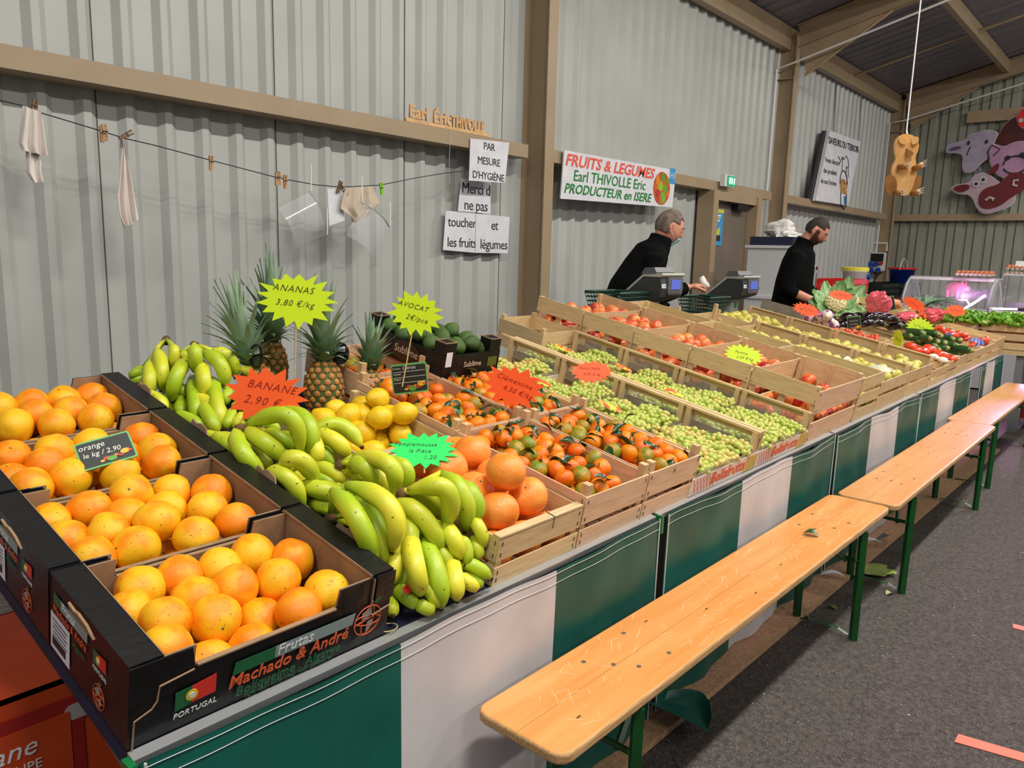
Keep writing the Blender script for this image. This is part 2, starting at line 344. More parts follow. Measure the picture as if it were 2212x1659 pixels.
cut('picture',[q[0].lerp(q[3],.7)+Vector((.06,0,0)),q[1].lerp(q[2],.7)-Vector((.08,0,0)),q[1].lerp(q[2],.48)-Vector((.07,0,0)),q[0].lerp(q[3],.56)+Vector((.16,0,0))],(0,-1,0),.003,mat('poster_yellow',(200,205,70),.5),po)
for i,v in enumerate((.17,.24,.31)): 
    c_=q[0].lerp(q[1],.5).lerp(q[3].lerp(q[2],.5),v); obj('print_line',boxme((.17-.03*i,.003,.02),m_paper if i!=1 else MATS['poster_yellow']),po,T(c_.x,4.162,c_.z))
# product board hanging by chains
pb=thing('product_board','white board lettered saveurs du terroir, hung on chains near the corner','sign')
Q=[Vector((11.729,4.12,3.335)),Vector((13.134,4.12,3.351)),Vector((12.558,4.03,2.324)),Vector((11.163,4.03,2.308))]
n=(Q[1]-Q[0]).cross(Q[3]-Q[0]).normalized()
if n.y>0: n=-n
cut('board',Q,-n,.05,m_paper,pb); cut('shadow_side',[v+Vector((-.05,.06,0)) for v in Q],-n,.04,mat('board_shade',(60,60,62),.6),pb)  # dark panel behind: shade of the board's left side painted in grey
ux=(Q[1]-Q[0]).normalized(); uz=n.cross(ux).normalized()
if uz.z<0: uz=-uz
BM=Matrix(((ux.x,uz.x,n.x,0),(ux.y,uz.y,n.y,0),(ux.z,uz.z,n.z,0),(0,0,0,1)))
def onb(u,v): return Q[0].lerp(Q[1],u).lerp(Q[3].lerp(Q[2],u),v)+n*.004
for s,u,v,sz,b_,sx_ in (('SAVEURS DU TERROIR',.5,.14,.14,.0015,.98),('Vente directe',.24,.42,.105,0,1.05),('des produits',.24,.57,.105,0,1.05),('de nos Fermes',.26,.72,.105,0,1.05)):
    text(s,sz,m_ink,pb,Matrix.Translation(onb(u,v))@BM,bold=b_,sx=sx_)
o=onb(.72,.72); M0=Matrix.Translation(o)@BM
stroke([[(-.22+.04*math.cos(t),.36+.04*math.sin(t*.7)) for t in (0,1,2,3)],[(-.2,.3),(-.05,.42),(.0,.38),(.12,.45),(.2,.4),(.24,.3),(.14,.27)],[(-.05,.42),(-.08,.2)],[(.12,.3),(.1,.15)],[(.2,.3),(.22,.14)]],.006,m_ink,'goat_drawing',pb,M0)
obj('basket_drawing',MB().prism([(-.17,.02),(-.13,-.12),(.13,-.12),(.17,.02),(.1,.08),(-.1,.1)],0,.003).mesh('basket',mat('board_red',(150,60,40),.6,col2=(210,190,120),ns=20)),pb,M0)
stroke([[(.17*math.cos(t/8*pi),.02+.2*math.sin(t/8*pi)) for t in range(9)],[(-.13,-.12),(-.12,-.3),(0,-.36),(.12,-.3),(.13,-.12)]],.008,m_ink,'basket_handle',pb,M0)
obj('emblem',boxme((.12,.12,.003),mat('board_blue',(50,120,170),.5)),pb,Matrix.Translation(onb(.87,.93))@BM)
for px in (.1,.93):
    v=onb(px,0); pb_=MB().tube([(v.x,v.y,v.z),(v.x+.03,4.16,4.05)],.009,5,mod=.4).mesh('chain',m_chrome); obj('chain',pb_,pb)
# clothesline
CL=[(1.072,3.98,2.068),(1.174,3.98,2.061),(1.28,3.98,2.051),(1.325,3.98,2.034),(1.579,3.98,1.989),(1.695,3.98,1.967),(1.829,3.98,1.953),(2.133,3.98,1.91),(2.535,3.98,1.855),(2.785,3.98,1.837),(2.97,3.98,1.838),(3.279,3.98,1.874),(3.598,3.98,1.949),(3.896,4.02,2.008),(4.195,4.07,2.058)]
solo('clothesline',MB().tube(CL,.0028,5).mesh('line',mat('dark_wire',(44,52,56),.5)),'thin dark clothesline strung along the grey sheet wall','clothesline')
m_peg=mat('peg_wood',(196,152,104),.6,col2=(160,116,74),ns=30); m_pegd=mat('peg_old',(122,92,66),.7)
m_lime=mat('peg_lime',(140,205,40),.4)
def peg(p,rot,m,label,sz=.075):
    t=thing('clothes_peg',label,'clothes peg',T(*p)@Ry(rot),'clothes pegs on the line')
    for s in(-1,1): obj('peg_leg',boxme((.008,.012,sz),m),t,T(s*.006,0,0)@Ry(4*s))
    obj('spring',MB().tube([(-.012,-.003,.006),(.012,-.003,.006)],.005,6).mesh('spring',m_chrome),t)
peg((1.301,3.965,2.05),15,m_pegd,'dark wooden peg holding the first white cloth at left')
peg((1.584,3.965,1.971),4,m_peg,'left peg of the close pair between the two hanging cloths')
peg((1.597,3.965,1.98),-3,m_peg,'right peg of the close pair between the two hanging cloths')
peg((1.694,3.965,1.981),58,m_pegd,'dark tilted peg above the narrow hanging cloth')
peg((2.127,3.965,1.895),3,m_peg,'lone pale peg in the middle of the clothesline')
peg((2.52,3.965,1.846),5,m_peg,'left peg of the pair over the pineapple sign')
peg((2.532,3.965,1.852),-3,m_peg,'right peg of the pair over the pineapple sign')
peg((2.574,3.965,1.835),2,m_peg,'single peg just left of the hanging visor')
peg((2.948,3.96,1.836),22,m_pegd,'brown peg clipping the notepad beside the beige cloth')
peg((2.979,3.955,1.819),-45,m_pegd,'brown slanted peg at the corner of the beige cloth')
peg((3.282,3.965,1.851),-8,m_lime,'bright green plastic peg right of the beige cloth')
m_cloth=mat('white_cotton',(230,222,216),.85,col2=(220,208,200),ns=6,bump=.3,bs=14)
m_linen=mat('beige_linen',(206,192,172),.85,col2=(196,180,160),ns=10,bump=.4,bs=18)
def drape(name,pts,y,m,label,folds=5,amp=.02,lay=1,seed=0):
    """hanging cloth: rows of (left,right) world points, folded in depth; closed sheet of real thickness"""
    rows=[(Vector(a_),Vector(b_)) for a_,b_ in pts]; rs=random.Random(seed); nu=24; nv=18; ph=rs.random()*6
    def fn(u,v,dy=0):
        t=v*(len(rows)-1); i=min(int(t),len(rows)-2); t-=i
        l=rows[i][0].lerp(rows[i+1][0],t); r=rows[i][1].lerp(rows[i+1][1],t); p=l.lerp(r,u)
        d=amp*(math.sin(u*pi*folds+ph+v*1.5)+.5*math.sin(u*pi*folds*1.9+v*4))*(.35+.65*v)
        p.y+=d-.01+dy*(1-0*u); return tuple(p)
    mb=MB().grid(lambda u,v:fn(u,v),nu,nv); mb.grid(lambda u,v:fn(u,v,.004),nu,nv)
    return mb.mesh(name,m,True)
solo('cotton_cloth',drape('cloth',[((1.254,3.96,2.05),(1.319,3.96,2.033)),((1.248,3.96,2),(1.325,3.96,1.98)),((1.228,3.96,1.886),(1.334,3.96,1.879)),((1.237,3.96,1.856),(1.34,3.96,1.842))],0,m_cloth,'',5,.018,seed=3),'white cotton cloth folded over the line at far left','cloth',M=None)
solo('cotton_cloth',drape('cloth',[((1.272,3.985,2.012),(1.321,3.985,2.013)),((1.262,3.985,1.879),(1.317,3.985,1.86)),((1.256,3.985,1.764),(1.316,3.985,1.783)),((1.279,3.985,1.722),(1.319,3.985,1.731))],0,m_cloth,'',3,.012,seed=4),'long inner tail of cotton hanging below the far left cloth','cloth')
solo('cotton_cloth',drape('cloth',[((1.668,3.965,1.918),(1.68,3.965,1.913)),((1.655,3.965,1.841),(1.692,3.965,1.845)),((1.628,3.965,1.687),(1.711,3.965,1.693)),((1.631,3.965,1.604),(1.72,3.965,1.623)),((1.653,3.965,1.535),(1.724,3.965,1.58))],0,m_cloth,'',4,.02,seed=5),'narrow white cloth tapering from a red string loop','cloth')
solo('string_loop',MB().tube([(1.673,3.97,1.957),(1.667,3.97,1.925),(1.673,3.97,1.912),(1.678,3.97,1.934),(1.673,3.97,1.957)],.002,4).mesh('loop',mat('red_string',(110,40,44),.7)),'red string loop holding the narrow white cloth','string')
solo('linen_cloth',drape('cloth',[((2.979,3.955,1.832),(3.196,3.955,1.861)),((2.953,3.955,1.768),(3.233,3.955,1.803)),((2.943,3.955,1.707),(3.264,3.955,1.753)),((3.027,3.955,1.661),(3.165,3.955,1.679)),((3.046,3.955,1.629),(3.092,3.955,1.644))],0,m_linen,'',5,.02,seed=6),'beige linen cloth pinned over the clear visor','cloth')
tag(cut('note_pad',[(2.871,3.975,1.821),(2.962,3.97,1.828),(2.994,3.97,1.639),(2.883,3.975,1.6)],(0,1,0),.004,m_paper),'white note sheet clipped beside the beige linen cloth','paper')
m_vis=mat('clear_plastic',(235,240,245),.06,alpha=.2,spec=1.)
def visor(base,ang,label,s=1.):
    t=thing('face_shield',label,'face shield',T(*base)@Ry(ang))
    mb=MB().grid(lambda u,v:((u-.5)*.27*(1-.1*v),-.09*math.cos((u-.5)*2.2)+.05,-.24*v-.02),14,6)
    obj('visor',mb.mesh('visor',m_vis,True),t)
    obj('brow_band',MB().tube([((k/10-.5)*.27,-.09*math.cos((k/10-.5)*2.2)+.055,-.02) for k in range(11)],.008,6,flat=.5).mesh('band',mat('band_clear',(205,212,218),.2,alpha=.8)),t)
    u_=(Ry(-ang)@Vector((.12,.15,1))).normalized()
    for sx in(-1,1): obj('temple',MB().tube([Vector((sx*.135,.0,-.015))+u_*q for q in (0,.05,.11,.16)],.0035,5).mesh('temple',m_white),t)
visor((2.793,3.93,1.676),66,'clear face shield with white temples left of the notepad')
visor((3.228,3.94,1.703),32,'clear face shield half hidden behind the beige linen cloth')

# animal heads cut-out on the back wall
CX=15.18
an=thing('animal_cutout','painted cut-out of sheep, hen, pig and cow heads on the back wall','sign')
m_shp=mat('sheep_lilac',(168,158,178),.6,col2=(158,146,170),ns=8); m_pig=mat('pig_pink',(184,140,172),.6,col2=(170,128,160),ns=6); m_cow=mat('cow_pink',(186,160,172),.6); m_mar=mat('muzzle_maroon',(112,26,34),.6,col2=(98,20,30),ns=10); m_hen=mat('hen_brown',(82,20,22),.6,col2=(60,14,14),ns=8); m_comb=mat('comb_red',(214,44,36),.5); m_horn=mat('horn_grey',(112,118,146),.6); m_edge=mat('edge_white',(196,184,190),.6)
def hd(name,pts,m,lay,sm=2,grow=1.05):
    P=[Vector(p) for p in pts]; c_=sum(P,Vector())/len(P)
    cut(name,P,(-1,0,0),.008,m,an,sm,off=lay*.012)
    if grow: cut('white_rim',[c_+(p-c_)*grow for p in P],(-1,0,0),.008,m_edge,an,sm,off=lay*.012-.01)
hd('hen_head',[(15.18,2.664,3.493),(15.18,2.58,3.594),(15.18,2.506,3.773),(15.18,2.379,3.88),(15.18,2.151,3.886),(15.18,2.064,3.633),(15.18,2.113,3.377),(15.18,2.349,3.432),(15.18,2.485,3.388)],m_hen,0)
hd('comb',[(15.18,2.316,3.94),(15.18,2.276,3.988),(15.18,2.135,3.949),(15.18,2.114,3.766),(15.18,2.259,3.648),(15.18,2.372,3.828)],m_comb,1.5)
hd('sheep_head',[(15.18,3.332,3.415),(15.18,3.285,3.509),(15.18,3.06,3.534),(15.18,3.021,3.627),(15.18,2.887,3.644),(15.18,2.783,3.69),(15.18,2.585,3.634),(15.18,2.64,3.492),(15.18,2.663,3.279),(15.18,2.795,3.151),(15.18,2.88,3.032),(15.18,3.016,3.025),(15.18,3.063,3.11),(15.18,3.059,3.302),(15.18,3.165,3.349),(15.18,3.305,3.344)],m_shp,1)
hd('pig_head',[(15.18,2.679,3.414),(15.18,2.587,3.448),(15.18,2.473,3.387),(15.18,2.331,3.47),(15.18,2.122,3.456),(15.18,1.977,3.186),(15.18,2.037,2.928),(15.18,2.356,2.888),(15.18,2.531,2.962),(15.18,2.648,3.143)],m_pig,2)
hd('cow_head',[(15.18,3.189,2.76),(15.18,3.081,2.819),(15.18,2.931,2.828),(15.18,2.891,2.909),(15.18,2.778,3),(15.18,2.652,2.967),(15.18,2.466,2.811),(15.18,2.24,2.696),(15.18,2.238,2.482),(15.18,2.417,2.39),(15.18,2.627,2.324),(15.18,2.76,2.409),(15.18,2.861,2.646),(15.18,3.063,2.652)],m_cow,3)
hd('cow_muzzle',[(15.18,2.754,2.575),(15.18,2.699,2.738),(15.18,2.464,2.798),(15.18,2.354,2.968),(15.18,2.205,2.988),(15.18,2.06,2.929),(15.18,2.059,2.73),(15.18,2.275,2.59),(15.18,2.401,2.458),(15.18,2.586,2.393),(15.18,2.714,2.436)],m_mar,4.5,2,0)
hd('cow_ear',[(15.18,3.164,2.759),(15.18,3.055,2.812),(15.18,2.905,2.813),(15.18,2.895,2.73),(15.18,3.04,2.672)],m_mar,4.5,2,0)
hd('cow_ear',[(15.18,2.666,2.982),(15.18,2.595,3.1),(15.18,2.505,3.149),(15.18,2.513,3.015),(15.18,2.603,2.958)],m_mar,4.5,2,0)
hd('cow_horn',[(15.18,2.97,2.954),(15.18,2.947,2.966),(15.18,2.878,2.909),(15.18,2.922,2.855)],m_horn,4.5,1,0)
hd('cow_horn',[(15.18,2.807,3.097),(15.18,2.782,3.096),(15.18,2.731,3.025),(15.18,2.783,2.994)],m_horn,4.5,1,0)
hd('sheep_ear',[(15.18,3.285,3.398),(15.18,3.227,3.45),(15.18,3.089,3.454),(15.18,3.121,3.402),(15.18,3.245,3.382)],mat('ear_purple',(96,70,104),.6),2.5,2,0)
def disc2(name,p,r,m,lay,fl_=1.):
    obj(name,MB().lathe([(.001,0),(r,0),(r,.004),(.001,.004)],14).mesh(name,m),an,T(CX-lay*.012,p[1],p[2])@Ry(-90)@Sc(1,fl_,1))
for (p,rw,rb) in (((15.18,2.71,2.881),.06,.026),((15.18,2.806,2.817),.06,.026)):
    disc2('eye_white',p,rw,m_edge,5); disc2('pupil',p,rb,m_ink,5.5)
for p in ((15.18,3,3.496),(15.18,2.737,3.498)): disc2('eye',p,.035,m_ink,3,.6)
for p in ((15.18,2.406,3.217),(15.18,2.207,3.252)): disc2('eye',p,.04,m_ink,4)
disc2('hen_eye',(15.18,2.288,3.798),.035,m_edge,3.5)
def line3(name,pts,r,m): obj(name,MB().tube(pts,r,5).mesh(name,m),an)
line3('snout',[(CX-.05,Vector((15.18,2.282,3.104)).y+.17*math.cos(t*pi/8),Vector((15.18,2.282,3.104)).z+.14*math.sin(t*pi/8)) for t in range(16)],.012,m_ink)
line3('ear_line',[Vector(q)-Vector((.03,0,0)) for q in ((15.18,2.666,3.198),(15.18,2.7,3.335),(15.18,2.658,3.439),(15.18,2.53,3.364),(15.18,2.613,3.262))],.011,m_ink)
line3('nose_line',[Vector(q)-Vector((.02,0,0)) for q in ((15.18,2.968,3.433),(15.18,2.992,3.366),(15.18,3.008,3.292))],.009,m_ink)
for q in (((15.18,2.64,2.544),(15.18,2.585,2.591),(15.18,2.521,2.562),(15.18,2.543,2.542)),((15.18,2.206,2.855),(15.18,2.27,2.851),(15.18,2.273,2.778),(15.18,2.213,2.762))):
    line3('nostril',[Vector(v)-Vector((.07,0,0)) for v in q],.02,m_edge)

# hanging wooden mole
MX=5.0
mo=thing('hanging_wooden_mole','jigsawed wooden mole figure hanging on a white cord under the roof','wooden figure')
m_pine=mat('varnished_pine',(238,192,126),.4,col2=(222,166,98),ns=5,nd=4,st=(1,3,.6)); m_pined=mat('stained_pine',(170,116,60),.45,col2=(140,92,46),ns=6)
nv=Vector((-.86,-.45,-.05)).normalized()
def mp(pts): return [Vector(p) for p in pts]
cut('body',mp([(5,1.351,2.207),(5,1.32,2.21),(5,1.278,2.194),(5,1.251,2.153),(5,1.249,2.115),(5,1.265,2.079),(5,1.252,2.031),(5,1.244,1.984),(5,1.245,1.927),(5,1.262,1.88),(5,1.283,1.859),(5,1.333,1.863),(5,1.359,1.888),(5,1.38,1.98),(5,1.383,2.028),(5,1.364,2.07),(5,1.374,2.099),(5,1.384,2.152),(5,1.376,2.185)]),nv,.035,m_pine,mo,1)
for nm,P_,m_,off in (('haunch',[(5,1.419,1.972),(5,1.392,1.985),(5,1.362,1.965),(5,1.349,1.921),(5,1.353,1.873),(5,1.379,1.862),(5,1.41,1.889)],m_pined,.04),('haunch',[(5,1.25,1.97),(5,1.227,1.969),(5,1.219,1.935),(5,1.237,1.889),(5,1.269,1.859),(5,1.279,1.866),(5,1.256,1.908)],m_pined,.04),
  ('ear',[(5,1.373,2.185),(5,1.35,2.197),(5,1.322,2.167),(5,1.333,2.144),(5,1.36,2.16)],m_pine,.04),('ear',[(5,1.294,2.184),(5,1.268,2.191),(5,1.257,2.162),(5,1.285,2.141),(5,1.3,2.156)],m_pine,.04),
  ('nose',[(5,1.329,2.125),(5,1.317,2.119),(5,1.281,2.098),(5,1.296,2.076),(5,1.319,2.077)],m_pined,.06)):
    cut(nm,mp(P_),nv,.02,m_,mo,1,off=off)
def paw(pts,rows=0):
    mb=MB(); P_=mp(pts); mb.tube([P_[0]+nv*.05,P_[0].lerp(P_[1],.6)+nv*.07,P_[1]+nv*.08],[.016,.016,.02],7)
    o=obj('paw',mb.mesh('paw',m_pined,True),mo)
    up=Vector((0,0,1)); mb=MB()
    for k in(-1,0,1): mb.tube([P_[1]+nv*.085+up*.012*k,P_[1]+(P_[1]-P_[0]).normalized()*.022+nv*.09+up*(.014*k+.004)],[.005,.002],5)
    obj('claws',mb.mesh('claws',m_linen),o)
paw([(5,1.35,2.022),(5,1.314,2.025)],0); paw([(5,1.271,2.008),(5,1.235,2.026)],0); paw([(5,1.358,1.878),(5,1.33,1.877)],0); paw([(5,1.265,1.866),(5,1.235,1.877)],0)
top=Vector((5,1.319,2.202)); obj('cord',MB().tube([top+nv*.03,top+Vector((0,0,.03)),(top.x,top.y,3.2),(top.x,top.y,5.3)],.004,6,mod=.3).mesh('cord',m_paper),mo)

# power distribution box by the corner column
pw=thing('power_box','white portable socket box with blue sockets on the corner column','power box',T(*(15,4.189,1.479)))
obj('housing',MB().rbox((0,0,0),(.34,.2,.5),.03,Ry(90)@Rx(0)).mesh('housing',m_white),pw,Rz(0)@Sc(.5,1,1.))
M_=Sc(1,1,1)
obj('breaker_window',boxme((.02,.24,.14),m_black),pw,T(-.14,0,.08))
for k,(dy,dz) in enumerate(((.09,-.04),(0,-.04),(.07,-.14),(-.05,-.14))): obj('blue_socket',MB().lathe([(.001,0),(.045,0),(.045,.05),(.001,.05)],10).mesh('socket',mat('socket_blue',(24,66,160),.4)),pw,T(-.13,dy,dz)@Ry(-90))
obj('red_socket',MB().lathe([(.001,0),(.035,0),(.035,.04),(.001,.04)],10).mesh('socket_red',mat('socket_red',(170,50,34),.4)),pw,T(-.13,-.09,-.02)@Ry(-90))
obj('carry_handle',MB().tube([(0,.12,.2),(0,.12,.34),(0,-.12,.34),(0,-.12,.2)],.016,6).mesh('handle',m_white),pw)
for dy in (.08,-.02,-.08): obj('power_cable',MB().tube([(-.1,dy,-.2),(-.13,-dy,-.45),(-.1,dy*.5,-.8)],.008,5).mesh('cable',m_black),pw)
# ---------------- market tables, skirts, benches ----------------
m_blue_cloth=mat('navy_cloth',(14,20,58),.85,col2=(9,13,40),ns=20)
m_green=mat('tarp_green',(0,88,76),.44,col2=(0,74,64),ns=5,coat=.0,bump=.25,bs=7,bst=(2,1,.8))
m_tarpw=mat('tarp_white',(205,200,202),.5,col2=(188,182,182),ns=4,bump=.15,bs=5)
m_stitch=mat('stitch',(200,200,196),.6)
TZ=.70
tx=(.43,1.99,3.56,5.06,7.95)
for i in range(4):
    x0,x1=tx[i],tx[i+1]-.02; nm=('nearest','second','third','farthest')[i]
    t=thing('market_table','%s tilted market table with metal front rail, under the crates'%nm,'table',T(x0,1.12,0),'market tables of the stall')
    M=PLM.copy(); M.translation=Vector((0,0,.70))
    o=obj('table_top',MB().box(((x1-x0)/2,.66,-.02),(x1-x0,1.32,.03)).mesh('top',m_blue_cloth if i==0 else m_woodv),t,M)
    obj('front_rail',MB().box(((x1-x0)/2,-.008,-.008),(x1-x0,.022,.016)).mesh('rail',m_alu),t,M)
    for lx in (.06,(x1-x0)-.06):
        obj('leg',MB().tube([(lx,.06,.66),(lx,.06,0)],.014,6).mesh('leg',m_chrome),t)
        obj('leg',MB().tube([(lx,1.2,.90),(lx,1.2,0)],.014,6).mesh('leg',m_chrome),t)
    obj('brace',MB().tube([(.03,.2,.66),(.16,.16,.3),(.2,.14,.02)],.01,5).mesh('brace',m_chrome),t)
def skirt(x0,x1,segs,label,drop=.66,seed=0,phase=0.,pull=0.):
    rs=random.Random(seed); t=thing('table_skirt',label,'table skirt',T(x0,1.095,.70),'green and white skirts'); W=x1-x0
    f1,f2,p1,p2=rs.uniform(9,14),rs.uniform(20,30),rs.random()*6,rs.random()*6
    def fn(x,v,dy=0):
        d=(.35+.65*v)*(.010*math.sin(x*f1+p1)+.005*math.sin(x*f2+p2+v*2))
        top=.006*math.sin(x*9+p2)*(1-v)
        return (x+pull*v*v*math.sin(pi*x/W*.5)*.2,d+dy-.004,-.012-drop*v+top)
    a=0
    for wd,c in segs:
        m=m_green if c=='g' else m_tarpw; mb=MB(); nu=max(6,int(wd*60))
        mb.grid(lambda u,v:fn(a+u*wd,v),nu,16); mb.grid(lambda u,v:fn(a+u*wd,v,.003),nu,16)
        obj('green_panel' if c=='g' else 'white_panel',mb.mesh('panel',m,True),t)
        a+=wd
    for zz_ in (.012,.05): obj('stitching',MB().tube([fn(W*k/60,zz_,-.0015) for k in range(61)],.0007,4).mesh('stitch',m_stitch),t)
    for xe in (.006,W-.006): obj('hem_cord',MB().tube([fn(xe,k/14,-.002) for k in range(15)],.0025,4).mesh('hem',m_stitch),t)
    return t
skirt(.435,1.985,[(.515,'g'),(.519,'w'),(.516,'g')],'nearest green and white skirt, white middle panel below the bananas',seed=1)
skirt(2.025,3.55,[(.538,'g'),(.47,'w'),(.517,'g')],'second green and white skirt, below the grape crates',seed=2)
skirt(3.572,5.03,[(.515,'g'),(.486,'w'),(.457,'g')],'third green and white skirt, below the pear crates',seed=3)
skirt(5.085,6.52,[(.47,'g'),(.47,'w'),(.495,'g')],'fourth green and white skirt with a folded far corner',seed=4,pull=-.3)
skirt(6.9,7.93,[(.28,'g'),(.33,'w'),(.42,'g')],'farthest green and white skirt at the end of the stall',seed=5)
for x,l in ((.425,'green plastic rail cap at the near corner of the table'),(1.992,'green plastic rail cap between the first two skirts')):
    solo('rail_cap',boxme((.012,.03,.055),mat('cap_green',(16,110,58),.4)),l,'rail cap',T(x,1.105,.668))
solo('rubber_band',MB().tube([(.02*math.cos(t),.016*math.sin(t),0) for t in [k*pi/8 for k in range(17)]],.0012,4).mesh('band',mat('band',(190,170,110),.6)),'thin rubber band lying on the rail beside the nearest crate','rubber band',T(*PL(.952,.012,.006)))
# benches
m_bench=mat('bench_wood',(212,140,70),.36,col2=(220,160,96),ns=3,nd=6,st=(.7,6,6),mixlo=.38,mixhi=.7,bump=.06,bs=40,bst=(1,20,20),coat=.15)
m_bench2=mat('bench_wood_worn',(208,154,94),.42,col2=(206,140,76),ns=2.5,nd=6,st=(.7,6,6),mixlo=.35,mixhi=.7,bump=.08,bs=40,bst=(1,20,20),coat=.15)
m_bedge=mat('bench_edge',(206,164,112),.6,col2=(170,128,82),ns=9,nd=5,st=(1.5,20,30))
m_bgreen=mat('bench_green',(8,78,26),.38,col2=(6,64,22),ns=12)
m_screw=mat('screw',(150,150,148),.35,.8); m_scr=mat('scratch',(246,214,170),.6); m_dk=mat('dark_knot',(92,56,30),.6)
def bench(x0,y0,ang,label,m,seed):
    t=thing('bench',label,'bench',T(x0,y0,0)@Rz(ang),'folding benches in front of the stall'); L,W=2.2,.25; rs=random.Random(seed)
    top=MB().rbox((L/2,-W/2,.468),(L,W,.026),.035).mesh('seat_plank',[m,m_bedge]); n=len(top.polygons)
    for p in top.polygons:
        if abs(p.normal.z)<.5: p.material_index=1
    o=obj('seat_plank',top,t); bv=o.modifiers.new('b','BEVEL'); bv.width=.007; bv.segments=3; bv.limit_method='ANGLE'
    for xc in (.42,L-.42):
        for dx,dy in((-.07,-.06),(.08,-.05),(-.03,-.17),(.11,-.19),(-.05,-.12)):
            obj('screw',MB().lathe([(.001,0),(.006,0),(.006,.001),(.001,.001)],10).mesh('screw',m_screw),t,loc=(xc+dx+rs.uniform(-.03,.03),dy,.4812))
    obj('plank_joint',boxme((L-.01,.0008,.0005),mat('joint_line',(150,96,48),.6)),t,loc=(L/2,-W*.5,.4811))
    sc_=MB()
    for k in range(150):
        x=rs.uniform(.1,L-.1); y=rs.uniform(-W+.02,-.02); a=rs.gauss(0,.5)+(.9 if rs.random()<.3 else 0); l=rs.uniform(.015,.07)
        sc_.tube([(x,y,.4813),(x+l*.5*math.cos(a),y+l*.5*math.sin(a)+rs.uniform(-.004,.004),.4813),(x+l*math.cos(a),y+l*math.sin(a),.4813)],[.0003,.0006,.0003],4,flat=.3)
    sc_.v=[(x,min(max(y,-W+.008),-.008),z) for x,y,z in sc_.v]
    tag(obj('scratches',sc_.mesh('scratches',m_scr),t),kind='stuff')
    for k in range(5): obj('knot',MB().lathe([(.0005,0),(.004,0),(.004,.0006),(.0005,.0006)],8).mesh('knot',m_dk),t,T(rs.uniform(.1,L-.1),rs.uniform(-W+.03,-.03),.4812)@Sc(2.,.6,1))
    for e,xf_ in ((0,.30),(1,L-.30)):
        sg_=-1 if e==0 else 1; f=obj('folding_frame',None,t)
        for y in (-.012,-W+.012):
            obj('leg',MB().tube([(xf_,y,.452),(xf_+.01*sg_,y,0)],.017,4,up=(1,.0,0)).mesh('leg',m_bgreen),f)
        obj('crossbar',MB().tube([(xf_,-.012,.33),(xf_,-W+.012,.33)],.008,6).mesh('bar',m_bgreen),f)
        obj('crossbar',MB().tube([(xf_,-.012,.44),(xf_,-W+.012,.44)],.012,4).mesh('bar',m_bgreen),f)
        obj('foot_strap',MB().tube([(xf_+.01*sg_,-.012,.01),(xf_+.01*sg_,-.06,.03),(xf_+.01*sg_,-W+.07,.03),(xf_+.01*sg_,-W+.012,.008)],.009,4,flat=.4).mesh('strap',m_bgreen),f)
        for y in (-.012,-W+.012): pass
        obj('stay',MB().tube([(xf_,-W/2-.06,.32),(xf_-.24*sg_,-W/2,.45)],.009,4).mesh('stay',m_bgreen),f)
        obj('mount_block',MB().box((xf_-.0*sg_,-W/2,.446),(.09,W-.05,.02)).mesh('block',m_bedge),f)
    return t
bench(1.1246,1.0517,-.647,'nearest wooden bench with green folding legs and a leaf on its seat',m_bench,1)
bench(3.348,1.008,-.2,'second wooden bench from the camera, half greyed seat',m_bench2,2)
bench(5.55,1.035,-.3,'third, farthest wooden bench with pink light on its end',m_bench2,3)
# floor litter
m_osb=mat('chipboard',(196,158,120),.85,col2=(164,126,92),ns=60,nd=4,mixlo=.3,mixhi=.7,bump=.3,bs=120)
solo('floor_board',MB().box((3.4,.16,.012),(7.4,.36,.022)).mesh('floor_board',m_osb),'long chipboard strip on the asphalt below the benches','board',T(.0,1.085,.001)@Rz(-1.2))
m_leafg=mat('leaf_green',(40,74,34),.4,col2=(60,96,44),ns=30)
def leafmesh(L,W,m,curl=.25,name='leaf'):
    mb=MB()
    def fn(u,v): 
        w=W*math.sin(pi*min(1,u*.96+.04))**.8*(v-.5); return (L*u,w,abs(v-.5)*W*.5*math.sin(pi*u)+curl*L*math.sin(pi*u)*.5)
    mb.grid(fn,7,4); return mb.mesh(name,m,True)
solo('leaf',leafmesh(.055,.04,m_leafg,.3),'dark green leaf lying on the nearest bench seat','leaf',T(2.75,.872,.4835)@Rz(100))
m_let=mat('lettuce',(92,156,30),.5,col2=(140,190,60),ns=14,sss=.1,rnd=.12)
def frill(L,W,amp,seed,nf=7):
    rs=random.Random(seed); p=rs.random()*6
    def fn(u,v):
        a=(v-.5)*2; w=W*(.25+.75*math.sin(pi*min(1,u*.9+.05)))*a
        e=amp*(u**1.5)*(abs(a)**.7+ .4)*math.sin(nf*pi*v+p)*1.
        return (L*u*(1-.12*a*a),w,L*.5*u*u*.6+e)
    return fn
def leafy(fnlist,m,name,nu=9,nv=16):
    mb=MB()
    for fn,Tm in fnlist: mb.grid(fn,nu,nv,Tm)
    return mb.mesh(name,m,True)
solo('lettuce_leaf',leafy([(frill(.15,.06,.012,1),Rz(0)),(frill(.13,.05,.012,2),Rz(35)),(frill(.12,.05,.012,3),Rz(-30))],mat('wilted',(150,170,80),.6,col2=(180,190,110),ns=15),'lettuce_leaf'),'wilted pale lettuce leaf on the asphalt between bench legs','leaf',T(3.78,.98,.008)@Rz(-75)@Sc(1,1,.3))
m_tape=mat('orange_tape',(222,112,88),.6)
solo('floor_tape',MB().prism([(0,0),(.2,-.3),(.24,-.28),(.05,.02)],0,.002).mesh('tape',m_tape),'orange tape mark on the asphalt, nearest the camera','tape',T(2.57,.345,.001)@Rz(-22))
